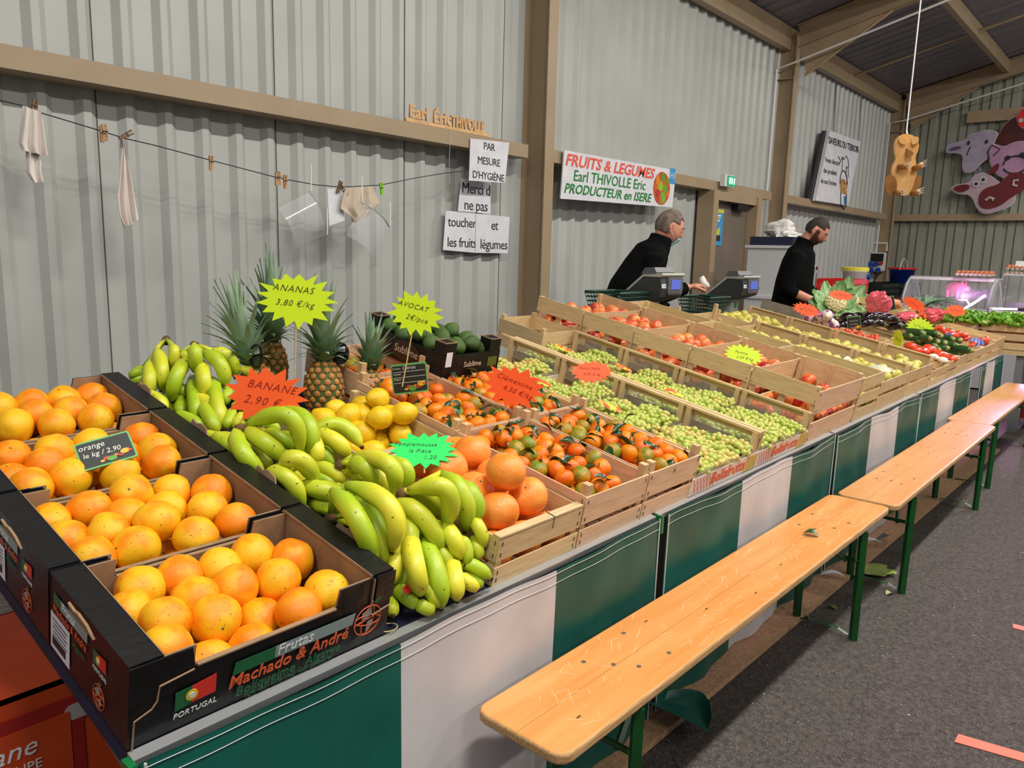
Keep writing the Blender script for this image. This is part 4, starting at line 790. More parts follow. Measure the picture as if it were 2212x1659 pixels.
# far back mandarins behind the pineapples
t,M=crate(1.61,.985,.312,.315,.16,'pine mandarin crate behind the pineapples','mandarin crates',[(0,.06),(.075,.16)],[(0,.06),(.075,.16)],ext=.04,base=.0,mats=(m_woodp,m_woodpy))
P=pile(44,.0285,.312,.315,.16,77,z0=.03); fruitset('mandarin','mandarin','leafy mandarin','in the crate behind the pineapples',M,P,[.029]*44,MD,'mandarins behind the pineapples',mparts,[p[2]<.09 for p in P],seed=9)
BAN=[
('banana bunch with brown crown at the front, right half of the pile',(1.099,0.179,0.2),[((1.105,0.165,0.21),(1.148,0.092,0.235),(1.166,0.097,0.13)),((1.223,0.185,0.22),(1.215,0.098,0.2),(1.233,0.093,0.11)),((1.258,0.164,0.2),(1.253,0.096,0.18),(1.266,0.103,0.11)),((1.128,0.19,0.18),(1.155,0.158,0.19),(1.22,0.155,0.11))]),
('lower banana bunch fanning over the front edge, under the brown crown',(1.103,0.199,0.16),[((1.087,0.182,0.18),(1.103,0.107,0.17),(1.142,0.069,0.09)),((1.172,0.116,0.13),(1.155,0.058,0.13),(1.173,0.042,0.08)),((1.183,0.067,0.12),(1.19,0.042,0.1),(1.18,0.029,0.07)),((1.242,0.084,0.14),(1.235,0.05,0.13),(1.247,0.038,0.09)),((1.251,0.082,0.09),(1.227,0.044,0.09),(1.238,0.043,0.06)),((1.139,0.089,0.1),(1.135,0.051,0.09),(1.144,0.039,0.06)),((1.163,0.062,0.07),(1.118,0.001,0.07),(1.112,-0.021,0.03)),((1.187,0.066,0.06),(1.198,0.017,0.065),(1.228,-0.011,0.04)),((1.165,0.033,0.045),(1.162,-0.001,0.045),(1.19,-0.009,0.025)),((1.195,0.043,0.035),(1.197,0.01,0.035),(1.206,-0.008,0.022))]),
('large green banana bunch at the front left, hanging over the black carton',(0.978,0.269,0.13),[((0.97,0.261,0.2),(0.937,0.133,0.2),(0.974,0.102,0.1)),((1.034,0.251,0.17),(0.997,0.134,0.16),(1.004,0.109,0.07)),((0.99,0.24,0.22),(1.003,0.112,0.22),(1.005,0.087,0.13)),((1.109,0.181,0.15),(1.072,0.109,0.14),(1.061,0.103,0.09))]),
('bottom banana bunch drooping onto the navy cloth at the table edge',(1.11,0.145,0.1),[((1.1,0.145,0.12),(1.02,0.029,0.12),(1.048,0.027,0.04)),((1.115,0.123,0.11),(1.079,0.024,0.09),(1.075,-0.012,0.02)),((1.056,0.125,0.11),(1.012,0.078,0.1),(0.997,0.073,0.06)),((1.067,0.113,0.08),(1.028,0.074,0.07),(1.01,0.074,0.04)),((1.017,0.078,0.05),(1.01,0.034,0.045),(1.035,0.017,0.025)),((1.059,0.043,0.06),(1.059,0.007,0.05),(1.076,-0.009,0.02)),((0.998,0.084,0.04),(0.979,0.058,0.035),(0.971,0.046,0.022)),((1.003,0.075,0.03),(0.986,0.047,0.025),(0.972,0.024,0.02)),((1.033,0.022,0.03),(1.041,0.002,0.025),(1.059,-0.008,0.018))]),
('banana bunch in the middle of the pile, dark crown beside the green sign',(1.121,0.432,0.16),[((1.14,0.406,0.19),(1.14,0.278,0.22),(1.162,0.276,0.14)),((1.124,0.396,0.18),(1.12,0.333,0.19),(1.156,0.325,0.13)),((1.171,0.368,0.17),(1.161,0.321,0.16),(1.184,0.319,0.12)),((1.223,0.351,0.19),(1.229,0.304,0.17),(1.232,0.314,0.12)),((1.119,0.425,0.16),(1.149,0.422,0.14),(1.166,0.404,0.12))]),
('banana bunch with pale cut crown just below the orange banana sign',(0.984,0.671,0.19),[((1.001,0.671,0.19),(1.053,0.571,0.25),(1.083,0.548,0.15)),((1.122,0.683,0.22),(1.122,0.577,0.21),(1.114,0.558,0.14)),((0.983,0.686,0.18),(0.941,0.581,0.17),(0.99,0.561,0.11)),((1.008,0.683,0.18),(1.004,0.585,0.18),(1.063,0.577,0.13)),((1.147,0.607,0.17),(1.127,0.54,0.16),(1.125,0.541,0.12)),((1.074,0.69,0.16),(1.084,0.645,0.16),(1.111,0.622,0.13)),((1.037,0.688,0.13),(1.026,0.627,0.12),(1.041,0.611,0.09))]),
('small banana bunch in mid pile resting on the black carton rim',(1.001,0.519,0.14),[((0.987,0.486,0.16),(1.011,0.449,0.19),(1.061,0.44,0.12)),((0.968,0.509,0.14),(0.979,0.44,0.15),(1.01,0.413,0.08)),((1.038,0.468,0.11),(1.054,0.403,0.12),(1.107,0.38,0.1)),((1.095,0.493,0.14),(1.11,0.45,0.14),(1.127,0.411,0.12)),((0.98,0.788,0.12),(0.981,0.714,0.13),(1.002,0.682,0.09)),((1.066,0.567,0.1),(1.065,0.518,0.1),(1.096,0.513,0.08))]),
('pair of bananas with dark tips pointing at the lemons',(1.209,0.671,0.14),[((1.215,0.673,0.15),(1.28,0.642,0.16),(1.301,0.573,0.12)),((1.207,0.66,0.14),(1.216,0.589,0.15),(1.247,0.554,0.11)),((1.222,0.66,0.1),(1.219,0.627,0.1),(1.218,0.595,0.09))]),
('upper left banana bunch with drooping yellow tips',(1.137,1.393,0.2),[((1.078,1.332,0.19),(1.042,1.216,0.17),(1.042,1.217,0.1)),((1.098,1.274,0.22),(1.09,1.239,0.2),(1.086,1.253,0.15)),((1.057,1.32,0.16),(1.001,1.205,0.14),(1.019,1.239,0.06)),((1.129,1.235,0.18),(1.057,1.157,0.16),(1.053,1.169,0.08)),((1.068,1.395,0.11),(1.033,1.361,0.11),(1.023,1.381,0.09)),((1.074,1.398,0.09),(1.035,1.355,0.09),(1.031,1.384,0.07)),((1.095,1.278,0.08),(1.06,1.197,0.08),(1.068,1.198,0.05))]),
('topmost banana bunch with one fully yellow banana, below the pineapple leaves',(1.163,1.258,0.22),[((1.13,1.199,0.24),(1.119,1.164,0.21),(1.143,1.202,0.15)),((1.163,1.214,0.18),(1.117,1.105,0.16),(1.14,1.128,0.09)),((1.164,1.208,0.21),(1.175,1.124,0.2),(1.188,1.107,0.13)),((1.186,1.193,0.22),(1.23,1.165,0.2),(1.247,1.154,0.14)),((1.119,1.253,0.2),(1.126,1.238,0.19),(1.143,1.249,0.16)),((1.259,1.145,0.16),(1.281,1.138,0.16),(1.312,1.141,0.13)),((1.324,1.132,0.15),(1.316,1.068,0.15),(1.347,1.069,0.12))]),
('lower left banana bunch lying against the black carton rim',(1.151,1.225,0.12),[((1.152,1.247,0.12),(1.084,1.092,0.11),(1.071,1.043,0.05)),((1.099,1.075,0.1),(1.074,0.98,0.09),(1.08,0.949,0.05)),((1.175,1.157,0.14),(1.119,1.03,0.12),(1.101,0.958,0.06)),((1.111,1.237,0.07),(1.072,1.15,0.07),(1.058,1.114,0.05)),((1.194,1.084,0.13),(1.163,1.053,0.12),(1.158,1.06,0.09)),((1.156,0.994,0.1),(1.123,0.959,0.09),(1.102,0.94,0.07)),((1.161,0.954,0.1),(1.14,0.934,0.09),(1.122,0.931,0.07))]),
]
m_ban=mat('banana_skin',(164,192,34),.42,col2=(216,208,52),ns=5,nd=2,mixlo=.38,mixhi=.66,rnd=.06,rnd2=.9,bump=.08,bs=30,speck=(96,70,30),spk=90,spt=.03)
m_bant=mat('banana_tip',(52,36,22),.8); m_crown=mat('banana_crown',(120,84,50),.8,col2=(90,70,40),ns=60)
def banana(parent,a,b,c,k):
    a,b,c=PL(*a),PL(*b),PL(*c); q=b*2-(a+c)*.5; N=14; pts=[];rad=[]
    L=(b-a).length+(c-b).length; rs=random.Random(k); rr=.0222*rs.uniform(.93,1.06)
    rr=min(rr,.0222*max(.72,min(1,L/.13)))
    for i in range(N+1):
        t=i/N; pts.append(a*(1-t)**2+q*2*t*(1-t)+c*t*t)
        rad.append(rr*min(1,(.42+2.8*t) if t<.25 else 1)*(1 if t<.72 else max(.30,1-((t-.72)/.28)**2*.72)))
    mb=MB(); mb.tube(pts,rad,10,mod=.06,mods=5); e=(pts[-1]-pts[-2]).normalized(); mb.cm=1
    mb.tube([pts[-1]-e*.002,pts[-1]+e*.007],[rr*.31,rr*.24],8)
    me=mb.mesh('banana',[m_ban,m_bant],True); obj('banana',me,parent)
    return a
for k,(lab,cr,L) in enumerate(BAN):
    t=thing('banana_bunch',lab,'bananas'); c=PL(*cr)
    st=[banana(t,*b,k*20+j) for j,b in enumerate(L)]
    mb=MB(); d=(sum(st,Vector())/len(st)-c); d=d.normalized() if d.length>1e-4 else Vector((0,-1,0))
    mb.tube([c-d*.012,c,c+d*.014],[.009,.014,.012],8); obj('crown',mb.mesh('crown',m_crown,True),t)
    near=[s_ for s_ in st if (s_-c).length<.16]
    for s_ in near[:5]: obj('stalk',MB().tube([c,c.lerp(s_,.5)+Vector((0,0,.004)),s_],[.007,.006,.009],7).mesh('stalk',m_ban,True),t)
# dark filling bananas under the pile
rs=random.Random(3)
for j,(lab,s0,s1) in enumerate((('bananas in the shaded bottom layer of the front half of the pile',.1,.55),('bananas in the shaded bottom layer of the rear half of the pile',.55,1.3))):
    t=thing('banana_bunch',lab,'bananas')
    for k in range(26):
        x=.965+rs.random()*.25; s_=s0+(s1-s0)*(k+.5)/26; h=.022+.034*(k%3); a=rs.uniform(-.5,.5)
        banana(t,(x-.02,s_+.05,h+.01),(x+.02*a,s_,h+.02),(x+.02,s_-.06,h),900+k+j*50)
solo('fruit_sticker',MB().rbox((0,0,0),(.02,.016,.0006),.002).mesh('sticker',m_rdp),'small red sticker on a low front banana','sticker',Matrix.Translation(PL(*(1.004,0.026,0.07)))@Rx(60)@Rz(10))
# ---------------- pineapples ----------------
m_pa=mat('pineapple_skin',(196,130,58),.6,col2=(150,104,48),ns=18,rnd=.1); m_pag=mat('pineapple_green',(70,92,36),.7); m_pal=mat('pineapple_leaf',(150,176,146),.4,col2=(104,136,100),ns=7,nd=2); m_pab=mat('bract',(214,184,130),.7)
def eye():
    mb=MB(); n=6
    for r,z in ((1.,0),(.86,.30),(.45,.46),(.12,.52)):
        for k in range(n): a=2*pi*k/n+pi/6; mb.v.append((r*math.cos(a),r*1.0*math.sin(a),z))
    mb.f=[(i*n+k,i*n+(k+1)%n,(i+1)*n+(k+1)%n,(i+1)*n+k) for i in range(3) for k in range(n)]+[tuple(18+k for k in range(n))]; mb.m=[0]*19
    mb.cm=1; mb.add([(-.25,-.3,.45),(.25,-.3,.45),(0,.35,.95)],[(0,1,2)])
    return mb.mesh('pineapple_eye',[m_pa,m_pab],False)
EYE=eye()
def pineapple(base,H,W,lean,label,tag_=None,seed=0,crown=.19):
    t=thing('pineapple',label,'pineapple',Matrix.Translation(base)@lean,'pineapples'); rs=random.Random(seed)
    def rad(z): u=z/H; return W*(.62+.38*math.sin(pi*min(1,u*.9+.12))) * (1 if u<.85 else 1-(u-.85)*2.2)
    prof=[(rad(H*k/12)*.93,H*k/12) for k in range(13)]
    obj('body',MB().lathe([(.004,-.004)]+prof+[(.01,H)],22).mesh('body',m_pag,True),t)
    rows_=9; nc=11
    for r_ in range(rows_):
        z=H*(r_+.45)/rows_; rr=rad(z); n=nc if rr>W*.75 else nc-2
        for k in range(n):
            a=2*pi*(k+.5*(r_%2))/n; s=min(H/rows_*.62,2*pi*rr/n*.55)
            dr=(rad(z+.005)-rad(z-.005))/.01
            nrm=Vector((math.cos(a),math.sin(a),-dr)).normalized(); up=Vector((0,0,1)); x_=up.cross(nrm).normalized(); y_=nrm.cross(x_)
            Mm=Matrix(((x_.x,y_.x,nrm.x,rr*.92*math.cos(a)),(x_.y,y_.y,nrm.y,rr*.92*math.sin(a)),(x_.z,y_.z,nrm.z,z),(0,0,0,1)))@Matrix.Scale(s,4)
            obj('eye_scale',EYE,t,Mm)
    mb=MB()
    nl=62
    for k in range(nl):
        u=k/nl; a=k*2.4; L=crown*(.45+.65*u)*rs.uniform(.85,1.1); out=(1-u)*1.25+.12; w=.020*(1-.3*u)
        P=[];
        for i in range(7):
            v=i/6; r_=.012+L*math.sin(out*(.55+.45*v))*v*(1 if u<.8 else .6); z=H-.006+L*.12*u*3+L*v*math.cos(out*(.55+.55*v))
            P.append(Vector((r_*math.cos(a),r_*math.sin(a),z)))
        side=Vector((-math.sin(a),math.cos(a),0)); inn=Vector((math.cos(a),math.sin(a),0))
        vs=[]
        for i,p in enumerate(P):
            ww=w*(1-(i/6)**1.6)+.0005; vs+=[p-side*ww+inn*-.003,p+inn*.002*(1-i/6),p+side*ww+inn*-.003]
        mb.add(vs,[(3*i+j,3*i+j+1,3*i+j+4,3*i+j+3) for i in range(6) for j in (0,1)])
    obj('leaf_crown',mb.mesh('leaf_crown',m_pal,True),t)
    if tag_:
        tx_,rz_=tag_; M_=T(*tx_)@Rz(rz_)@Rx(78)
        g=obj('hang_tag',MB().lathe([(.001,0),(.032,0),(.032,.0015),(.001,.0015)],24).mesh('tag_disc',mat('tag_black',(20,14,18),.35)),t,M_@Sc(1,1.25,1))
        mb=MB(); mb.box((0,.012,.002),(.034,.014,.0006)); obj('barcode_field',mb.mesh('bar',m_paper),g)
        mb=MB(); 
        for k in range(9): mb.box((-.013+.0032*k,.012,.0026),(.0014,.01,.0004))
        for k in range(4): mb.box((0,-.004-.006*k,.0022),(.03-.004*k,.0012,.0004))
        obj('tag_print',mb.mesh('pr',m_gl),g)
    return t
def up_(q,h): return PL(*q)
pineapple(PL(*(1.518,1.037,0.02)),.175,.068,Ry(4)@Rx(-6),'tall pineapple in the middle, widest green-grey crown',((.06,-.01,.20),-45),1,.21)
pineapple(PL(*(1.659,0.991,0.03)),.14,.062,Ry(10)@Rx(-4),'orange-brown pineapple at the right with a small crown',((.04,.06,.16),-40),2,.14)
pineapple(PL(1.33,1.09,.02),.17,.062,Ry(-6)@Rx(-16),'pineapple at the left half hidden by the orange sign',((-.01,-.055,.19),-75),3,.21)
pineapple(PL(1.42,1.22,.05),.17,.06,Ry(3)@Rx(0),'rear pineapple showing only its dark crown behind the others',None,4,.22)
# ---------------- avocado carton ----------------
m_avo=mat('avocado_skin',(76,108,36),.45,col2=(50,78,28),ns=9,bump=.35,bs=60,rnd=.2)
AM=PLM@T(1.905,.895,.14)
AV_W,AV_D=.30,.44
t=thing('avocado_carton','black carton of avocados with gold lettering on its long side','carton',AM)
av_h=.115
mb=MB(); mb.box((AV_W/2,AV_D/2,.003),(AV_W,AV_D,.005)); mb.box((.003,AV_D/2,.045),(.005,AV_D,.09)); mb.box((AV_W-.003,AV_D/2,.045),(.005,AV_D,.09))
for y in (.003,AV_D-.003): mb.box((AV_W/2,y,.045),(AV_W,.005,.09))
obj('body',mb.mesh('body',m_cardk),t)
for x in (.03,AV_W-.03):
    for y in (.03,AV_D-.03):
        obj('corner_post',boxme((.058,.055,av_h+.02),m_cardk),t,loc=(x,y,av_h/2+.01)); mb=MB()
        for dx,dy,w_,d_ in ((-.027,0,.004,.055),(.027,0,.004,.055),(0,-.026,.055,.004),(0,.026,.055,.004)): mb.box((dx,dy,av_h+.0215),(w_,d_,.003))
        obj('card_edge',mb.mesh('edge',m_card),t,loc=(x,y,0))
AE=Matrix(((0,0,-1,-.0008),(-1,0,0,AV_D),(0,1,0,0),(0,0,0,1)))
obj('lettering_field',MB().lathe([(.001,0),(.045,0),(.045,.0006),(.001,.0006)],24).mesh('oval',mat('oval_brown',(44,26,20),.4)),t,AE@T(.24,.045,0)@Sc(1.7,.95,1))
text('Sublime',.042,mat('pale_gold',(208,186,160),.5),t,AE@T(.24,.048,.001)); obj('green_square',boxme((.05,.035,.0006),mat('olive_square',(88,92,26),.5)),t,AE@T(.05,.055,.0005))
obj('paper_label',boxme((.03,.055,.0008),m_paper),t,T(.025,-.001,.075)@Rx(90)); obj('green_square',boxme((.05,.035,.0008),mat('olive_square',(88,92,26),.5)),t,T(.26,-.001,.05)@Rx(90))
text('Sublime',.03,mat('pale_gold',(208,186,160),.5),t,T(.15,-.004,.05)@Rx(90))
AVM=MB()
AVM.lathe([(.02,-1.15),(.45,-1.02),(.82,-.7),(1,-.2),(.95,.2),(.72,.65),(.48,1.0),(.28,1.22),(.02,1.3)],16); AVm=AVM.mesh('avocado',m_avo,True)
P=[(.06+.062*(k%4),.05+.082*(k//4)+.01*(k%2),.085+.012*((k*7)%3)) for k in range(20)]
P=relax(P,[.034]*20,(.01,.01,.01),(AV_W-.01,AV_D-.01,.3),20)
fruitset('avocado','avocado','dark green avocado','in the black carton',AM,P,[.032]*20,[AVm],'avocados',rot=lambda rs,i:Euler((rs.uniform(.9,1.6),rs.uniform(-.3,.3),rs.random()*6)).to_matrix().to_4x4(),seed=6)
crate(1.925,.95,.265,.38,.13,'pale crate carrying the avocado carton','crates in the middle of the stall',[(0,.06),(.075,.13)],[(0,.06),(.075,.13)])
# ---------------- grapes ----------------
m_gp=mat('grape_skin',(196,200,100),.26,col2=(168,186,84),ns=1.,rnd=.05,rnd2=.7,sss=.25,spec=.4)
m_gpa=mat('grape_amber',(216,186,106),.26,col2=(200,196,108),ns=1.,rnd=.05,rnd2=.7,sss=.25)
m_gst=mat('grape_stem',(120,120,56),.7); m_film=mat('plastic_film',(226,230,216),.2,alpha=.22,spec=.6); m_liner=mat('paper_liner',(206,208,190),.55,alpha=.75)
m_pcard=mat('print_card',(222,208,196),.6,col2=(226,214,202),ns=20); m_dkp=mat('dark_board',(110,84,62),.8)
GS=MB().sph((0,0,0),1,10,7).mesh('grape',m_gp,True); GSa=MB().sph((0,0,0),1,10,7).mesh('grape_amber',m_gpa,True)
def bunch(M,L,W,Hh,lab,group,near,seed,amber):
    rs=random.Random(seed); t=thing('grape_bunch',lab,'grapes',M,group); pts=[]; tries=0; r0=.0116
    while tries<2300:
        tries+=1; u=rs.random(); v=rs.uniform(-1,1); w=W*(.55+.45*math.sin(pi*(.15+.8*u)))
        y=v*w/2; z=Hh*math.sqrt(max(0,1-v*v*.9))*(.65+.35*math.sin(pi*u))+rs.uniform(-.008,.006); p=(u*L-L/2,y,max(r0,z))
        if all((p[0]-q[0])**2+(p[1]-q[1])**2+(p[2]-q[2])**2>(1.5*r0)**2 for q in pts): pts.append(p)
    if near:
        for p in pts: o=obj('grape',GSa if rs.random()<amber else GS,t,T(*p)@Matrix.Scale(r0*rs.uniform(.9,1.12),4))
    else:
        mb=MB()
        for p in pts: mb.cm=1 if rs.random()<amber else 0; mb.sph(p,r0*rs.uniform(.9,1.12),7,5)
        tag(obj('grapes',mb.mesh('grapes',[m_gp,m_gpa],True),t),kind='stuff')
    obj('inner_berries',MB().ell([(0,0,z_*Hh,L*.5*math.sqrt(max(.001,1-z_*z_)),W*.44*math.sqrt(max(.001,1-z_*z_))) for z_ in (0,.3,.55,.75,.88)],14).mesh('inner',m_gp,True),t)
    mb=MB(); mb.tube([(-L*.4,0,Hh*.8),(0,.01,Hh*.9),(L*.42,0,Hh*.95),(L*.5,.01,Hh*1.35)],[.0018,.0025,.0028,.002],5)
    for k in range(5): x=-L*.35+L*.17*k; mb.tube([(x,0,Hh*.85),(x+.01,(-1)**k*W*.3,Hh*.9)],.0012,4)
    obj('stem',mb.mesh('stem',m_gst),t)
m_tagr=mat('grape_tag',(222,80,50),.5,col2=(240,210,60),ns=30,mixlo=.45,mixhi=.55)
gx=(2.20,2.71); pw_=.505; bd=.311; rowsN=('front','second','third','rearmost')
for c in range(2):
    for r in range(4):
        near=(r<2); base=0.0
        X0,S0=gx[c],.3135*r
        lab='grape crate, %s row, %s column'%(rowsN[r],('left','right')[c])
        if r>1 and c==0: pass
        t,M=crate(X0,S0,pw_,bd,.14,'pale wooden '+lab,'grape crates',[(0,.03)],[(0,.035),(.115,.14)],back=[(0,.05)],base=base,mats=(m_wood,m_woody))
        for x in (.012,pw_-.012): bx('top_rail',(x,bd/2,.142),(.022,bd,.008),m_woody,t)
        for x in (.009,pw_-.009): bx('inner_board',(x,bd/2,.06),(.003,bd-.05,.05),m_dkp,t)
        obj('print_board',boxme((pw_,.004,.062),m_pcard),t,T(pw_/2,-.002,.034))
        if r==0:
            text('Bellafrutta',.058,mat('print_tomato',(214,84,44),.5),t,T(.27,-.0045,.036)@Rx(90),.12,bold=.0012,sx=1.12)
            obj('yellow_print',MB().prism([(0,0),(.1,0),(.1,.058),(.02,.058)],0,.0006,Rx(90)).mesh('yp',mat('print_yellow',(214,180,90),.6,col2=(190,160,80),ns=30)),t,T(.40,-.0045,.004))
            mb=MB()
            for k in range(7): mb.tube([(.01+.022*k,0,.004),(.035+.022*k,0,.06)],.0006,4)
            for k in range(7): mb.tube([(.035+.022*k,0,.004),(.01+.022*k,0,.06)],.0006,4)
            obj('lattice_print',mb.mesh('lattice',mat('print_tomato',(214,84,44),.5)),t,T(0,-.0045,0))
        obj('paper_liner',MB().grid(lambda u,v:(.012+u*(pw_-.024),.006-.012*v,.05+.035*v+.004*math.sin(u*17)),16,3).mesh('liner',m_liner,True),t)
        for x in (.03,pw_-.03): obj('plastic_film',MB().grid(lambda u,v:(x+(.012 if x<.1 else -.012)*math.sin(u*9)*v,.02+u*(bd-.04),.06+.062*v),10,3).mesh('film',m_film,True),t)
        nb_=7 if near else 6
        for k in range(nb_):
            gxp=.085+.113*(k%4) if k<4 else .13+.125*(k-4); gyp=.085 if k<4 else .215
            pos='%s, %s bunch'%(('front half','rear half')[k>=4],('leftmost','second','third','rightmost')[k%4] if k<4 else ('left','middle','right')[k-4])
            bunch(M@T(gxp,gyp,.052+.01*((k*3)%2))@Rz(90+rs.uniform(-35,35)),.165,.115,.034,'pale green grapes in the %s, %s'%(lab,pos),'green grapes in the %s'%lab,near,c*100+r*10+k,(.45 if (c==0 and r in(0,3)) else .18))
        if (c,r) in ((0,0),(0,1),(1,1),(1,2),(1,3),(0,2)):
            obj('variety_tag',MB().rbox((0,0,0),(.085,.035,.001),.015).mesh('vt',m_tagr),t,T((.09,.2,.16,.25,.2,.3)[r+c if r+c<6 else 0],.16,.118)@Rx(18)@Rz(-50))
# left extra crate beyond grapes (empty sides seen before the wall)
crate(2.96,1.27,.28,.3,.16,'empty weathered crate behind the rearmost grapes','crates in the middle of the stall',[(0,.06),(.07,.14)],[(0,.06),(.07,.14)])
# ---------------- apples ----------------
m_apr=mat('apple_red',(176,40,40),.33,col2=(232,150,80),ns=1.1,mixlo=.42,mixhi=.62,rnd=.08,rnd2=1.2,spec=.5); m_apo=mat('apple_orange',(228,134,70),.34,col2=(204,74,50),ns=1.2,mixlo=.45,mixhi=.65,rnd=.06,rnd2=1.); m_apg=mat('apple_green',(180,190,70),.35,col2=(204,200,110),ns=1.2,rnd=.08,rnd2=.8); m_apy=mat('apple_yellow',(220,200,70),.35,col2=(196,190,70),ns=1.2,rnd=.06)
def applemesh(m,nm='apple'):
    mb=MB(); mb.lathe([(.02,-.72),(.2,-.84),(.45,-.86),(.78,-.62),(.96,-.2),(1,.15),(.9,.52),(.65,.78),(.35,.84),(.15,.76),(.03,.6)],16); mb.cm=1; mb.tube([(0,0,.58),(.04,0,.85),(.1,0,1.08)],.04,5)
    return mb.mesh(nm,[m,m_twig],True)
AP=[applemesh(m_apr),applemesh(m_apo),applemesh(m_apo)]; APg=[applemesh(m_apg)]; APy=[applemesh(m_apy)]
ax,aw,ad=3.245,.585,.311
for r in range(5):
    nm='%s apple crate'%('nearest','second','third','fourth','rearmost')[r]
    t,M=crate(ax,.3135*r+.002,aw,ad,.25,'wooden '+nm+', with slatted sides, right of the grapes','apple crates',[(0,.09),(.13,.23)],[(0,.06),(.17,.25)],back=[(0,.09)],mid=True,right=[(0,.11),(.125,.25)],mats=(m_woodp if r==0 else m_wood,m_woodpy if False else m_woody),staple=r<2)
    n=44; P=pile(n,.039,aw,ad,.18,60+r,it=160,z0=.035 if r==0 else .07)
    fruitset('apple','apple','red and orange apple','in the '+nm,M,P,[.039]*n,AP,'apples in the '+nm,None,[p[2]<.09 for p in P],seed=20+r)
# pears and others : columns further right
m_pear=mat('pear_skin',(206,196,92),.4,col2=(182,172,74),ns=1.5,rnd=.08,rnd2=.8,speck=(130,100,50),spk=14,spt=.1)
def pearmesh(m):
    mb=MB(); mb.lathe([(.02,-.95),(.4,-.98),(.8,-.75),(.98,-.35),(.9,.1),(.65,.5),(.45,.9),(.35,1.2),(.18,1.4),(.02,1.42)],14); mb.cm=1; mb.tube([(0,0,1.38),(.06,0,1.65),(.12,0,1.85)],.05,5); return mb.mesh('pear',[m,m_twig],True)
PR=[pearmesh(m_pear)]
for r,(l0,ms,what) in enumerate((('green apple crate nearest the rail',APg,'green apple'),('second crate of the narrow column',APg,'green apple'),('rear crate of the narrow column',APy,'yellow apple'))):
    t,M=crate(3.86,.485*r+.002,.33,.478,.225,'wooden %s, beside the apple crates'%l0,'crates of the narrow column',[(0,.06),(.08,.14),(.16,.225)],[(0,.07),(.14,.225)],mats=(m_wood,m_woody))
    P=pile(38,.037,.33,.478,.2,80+r,it=160,z0=.04); fruitset(what.replace(' ','_'),'apple' if 'apple' in what else 'pear',what,'in the '+l0,M,P,[.037]*38,ms,what+'s in the '+l0,None,[p[2]<.09 for p in P],seed=30+r)
for c,(x0,nmc) in enumerate(((4.20,'left'),(4.76,'right'))):
    for r in range(4):
        nm='%s %s pear crate'%(('nearest','second','third','rearmost')[r],nmc)
        if c==0 and r==3: continue
        t,M=crate(x0,.3135*r+.002,.54,.311,.20,'wooden '+nm,'pear crates',[(0,.08),(.1,.165)] if r==0 else [(0,.13)],[(0,.06),(.07,.14)],back=[(0,.13)],right=[(0,.2)],mats=(m_wood,m_woody))
        bx('top_rail',(.53,.155,.203),(.016,.311,.006),m_woody,t)
        n=24 if (c==0 or r==3) else 18; P=pile(n,.034,.54 if r==0 else .42,.311,.08,110+r+c*10,it=140,z0=.112 if r<3 else .125)
        yel=(c==0 and r==3)
        fruitset('pear','pear','yellow green pear','in the '+nm,M,P,[.032]*n,PR,'pears in the '+nm,None,None,rot=lambda rs,i:Euler((rs.uniform(1.1,1.9),rs.uniform(-.4,.4),rs.random()*6)).to_matrix().to_4x4(),seed=40+r+c*7)
solo('plastic_sheet',MB().grid(lambda u,v:(.3*u,.25*v,.03*math.sin(u*5)+.02*math.sin(v*7)+.04*u),10,10).mesh('sheet',m_liner,True),'crumpled clear plastic sheet over the front pear crate','plastic sheet',PLM@T(4.42,.05,.13))
# ---------------- vegetables at the far end ----------------
def vc(X0,s0,w,d,H,label,base=0.,**k): return crate(X0,s0,w,d,H,label,'vegetable crates',[(0,H*.4),(H*.52,H)],[(0,H*.4),(H*.5,H)],base=base,**k)
VN=0
for (x,s,w_,d_,h_,l) in ((5.345,.0,.44,.30,.11,'mushroom crate at the rail'),(5.80,.0,.275,.42,.13,'crate of ribbed tomatoes right of the mushrooms'),(5.345,.43,.55,.33,.145,'crate of cherry tomatoes on straw'),(6.09,.0,.52,.47,.14,'zucchini crate at the rail'),(5.72,.80,.44,.34,.08,'low turnip crate in front of the cauliflower'),(6.19,.56,.42,.38,.055,'aubergine crate, nearer of two'),(6.62,.56,.40,.38,.055,'aubergine crate, farther of two'),(6.62,.0,.32,.47,.14,'narrow crate between zucchinis and blue paper'),(6.95,.0,.44,.47,.14,'crate of tomatoes and peppers in blue paper'),(7.04,.56,.46,.38,.15,'crate lined with pink plastic'),(7.41,.0,.5,.47,.16,'end crate at the corner of the stall'),(7.42,.78,.5,.42,.2,'onion and leek crate')):
    vc(x,s,w_,d_,h_,'wooden '+l)
def scatter(name,cat,label,group,me,pts,r,rot,lift=0.,uniq=None):
    pts=list(pts); lb=rowlabels([(p[0],p[1]) for p in pts],r)
    for i,p in enumerate(pts):
        rs=random.Random(i*7+len(label)); o=obj(name,me[i%len(me)],None,PLM@T(p[0],p[1],p[2]+lift)@rot(rs,i)@Matrix.Scale(r*rs.uniform(.92,1.08),4)); tag(o,'%s, %s'%(label,lb[i]),cat,group)
anyr=lambda rs,i:Euler((rs.random()*6,rs.random()*6,rs.random()*6)).to_matrix().to_4x4()
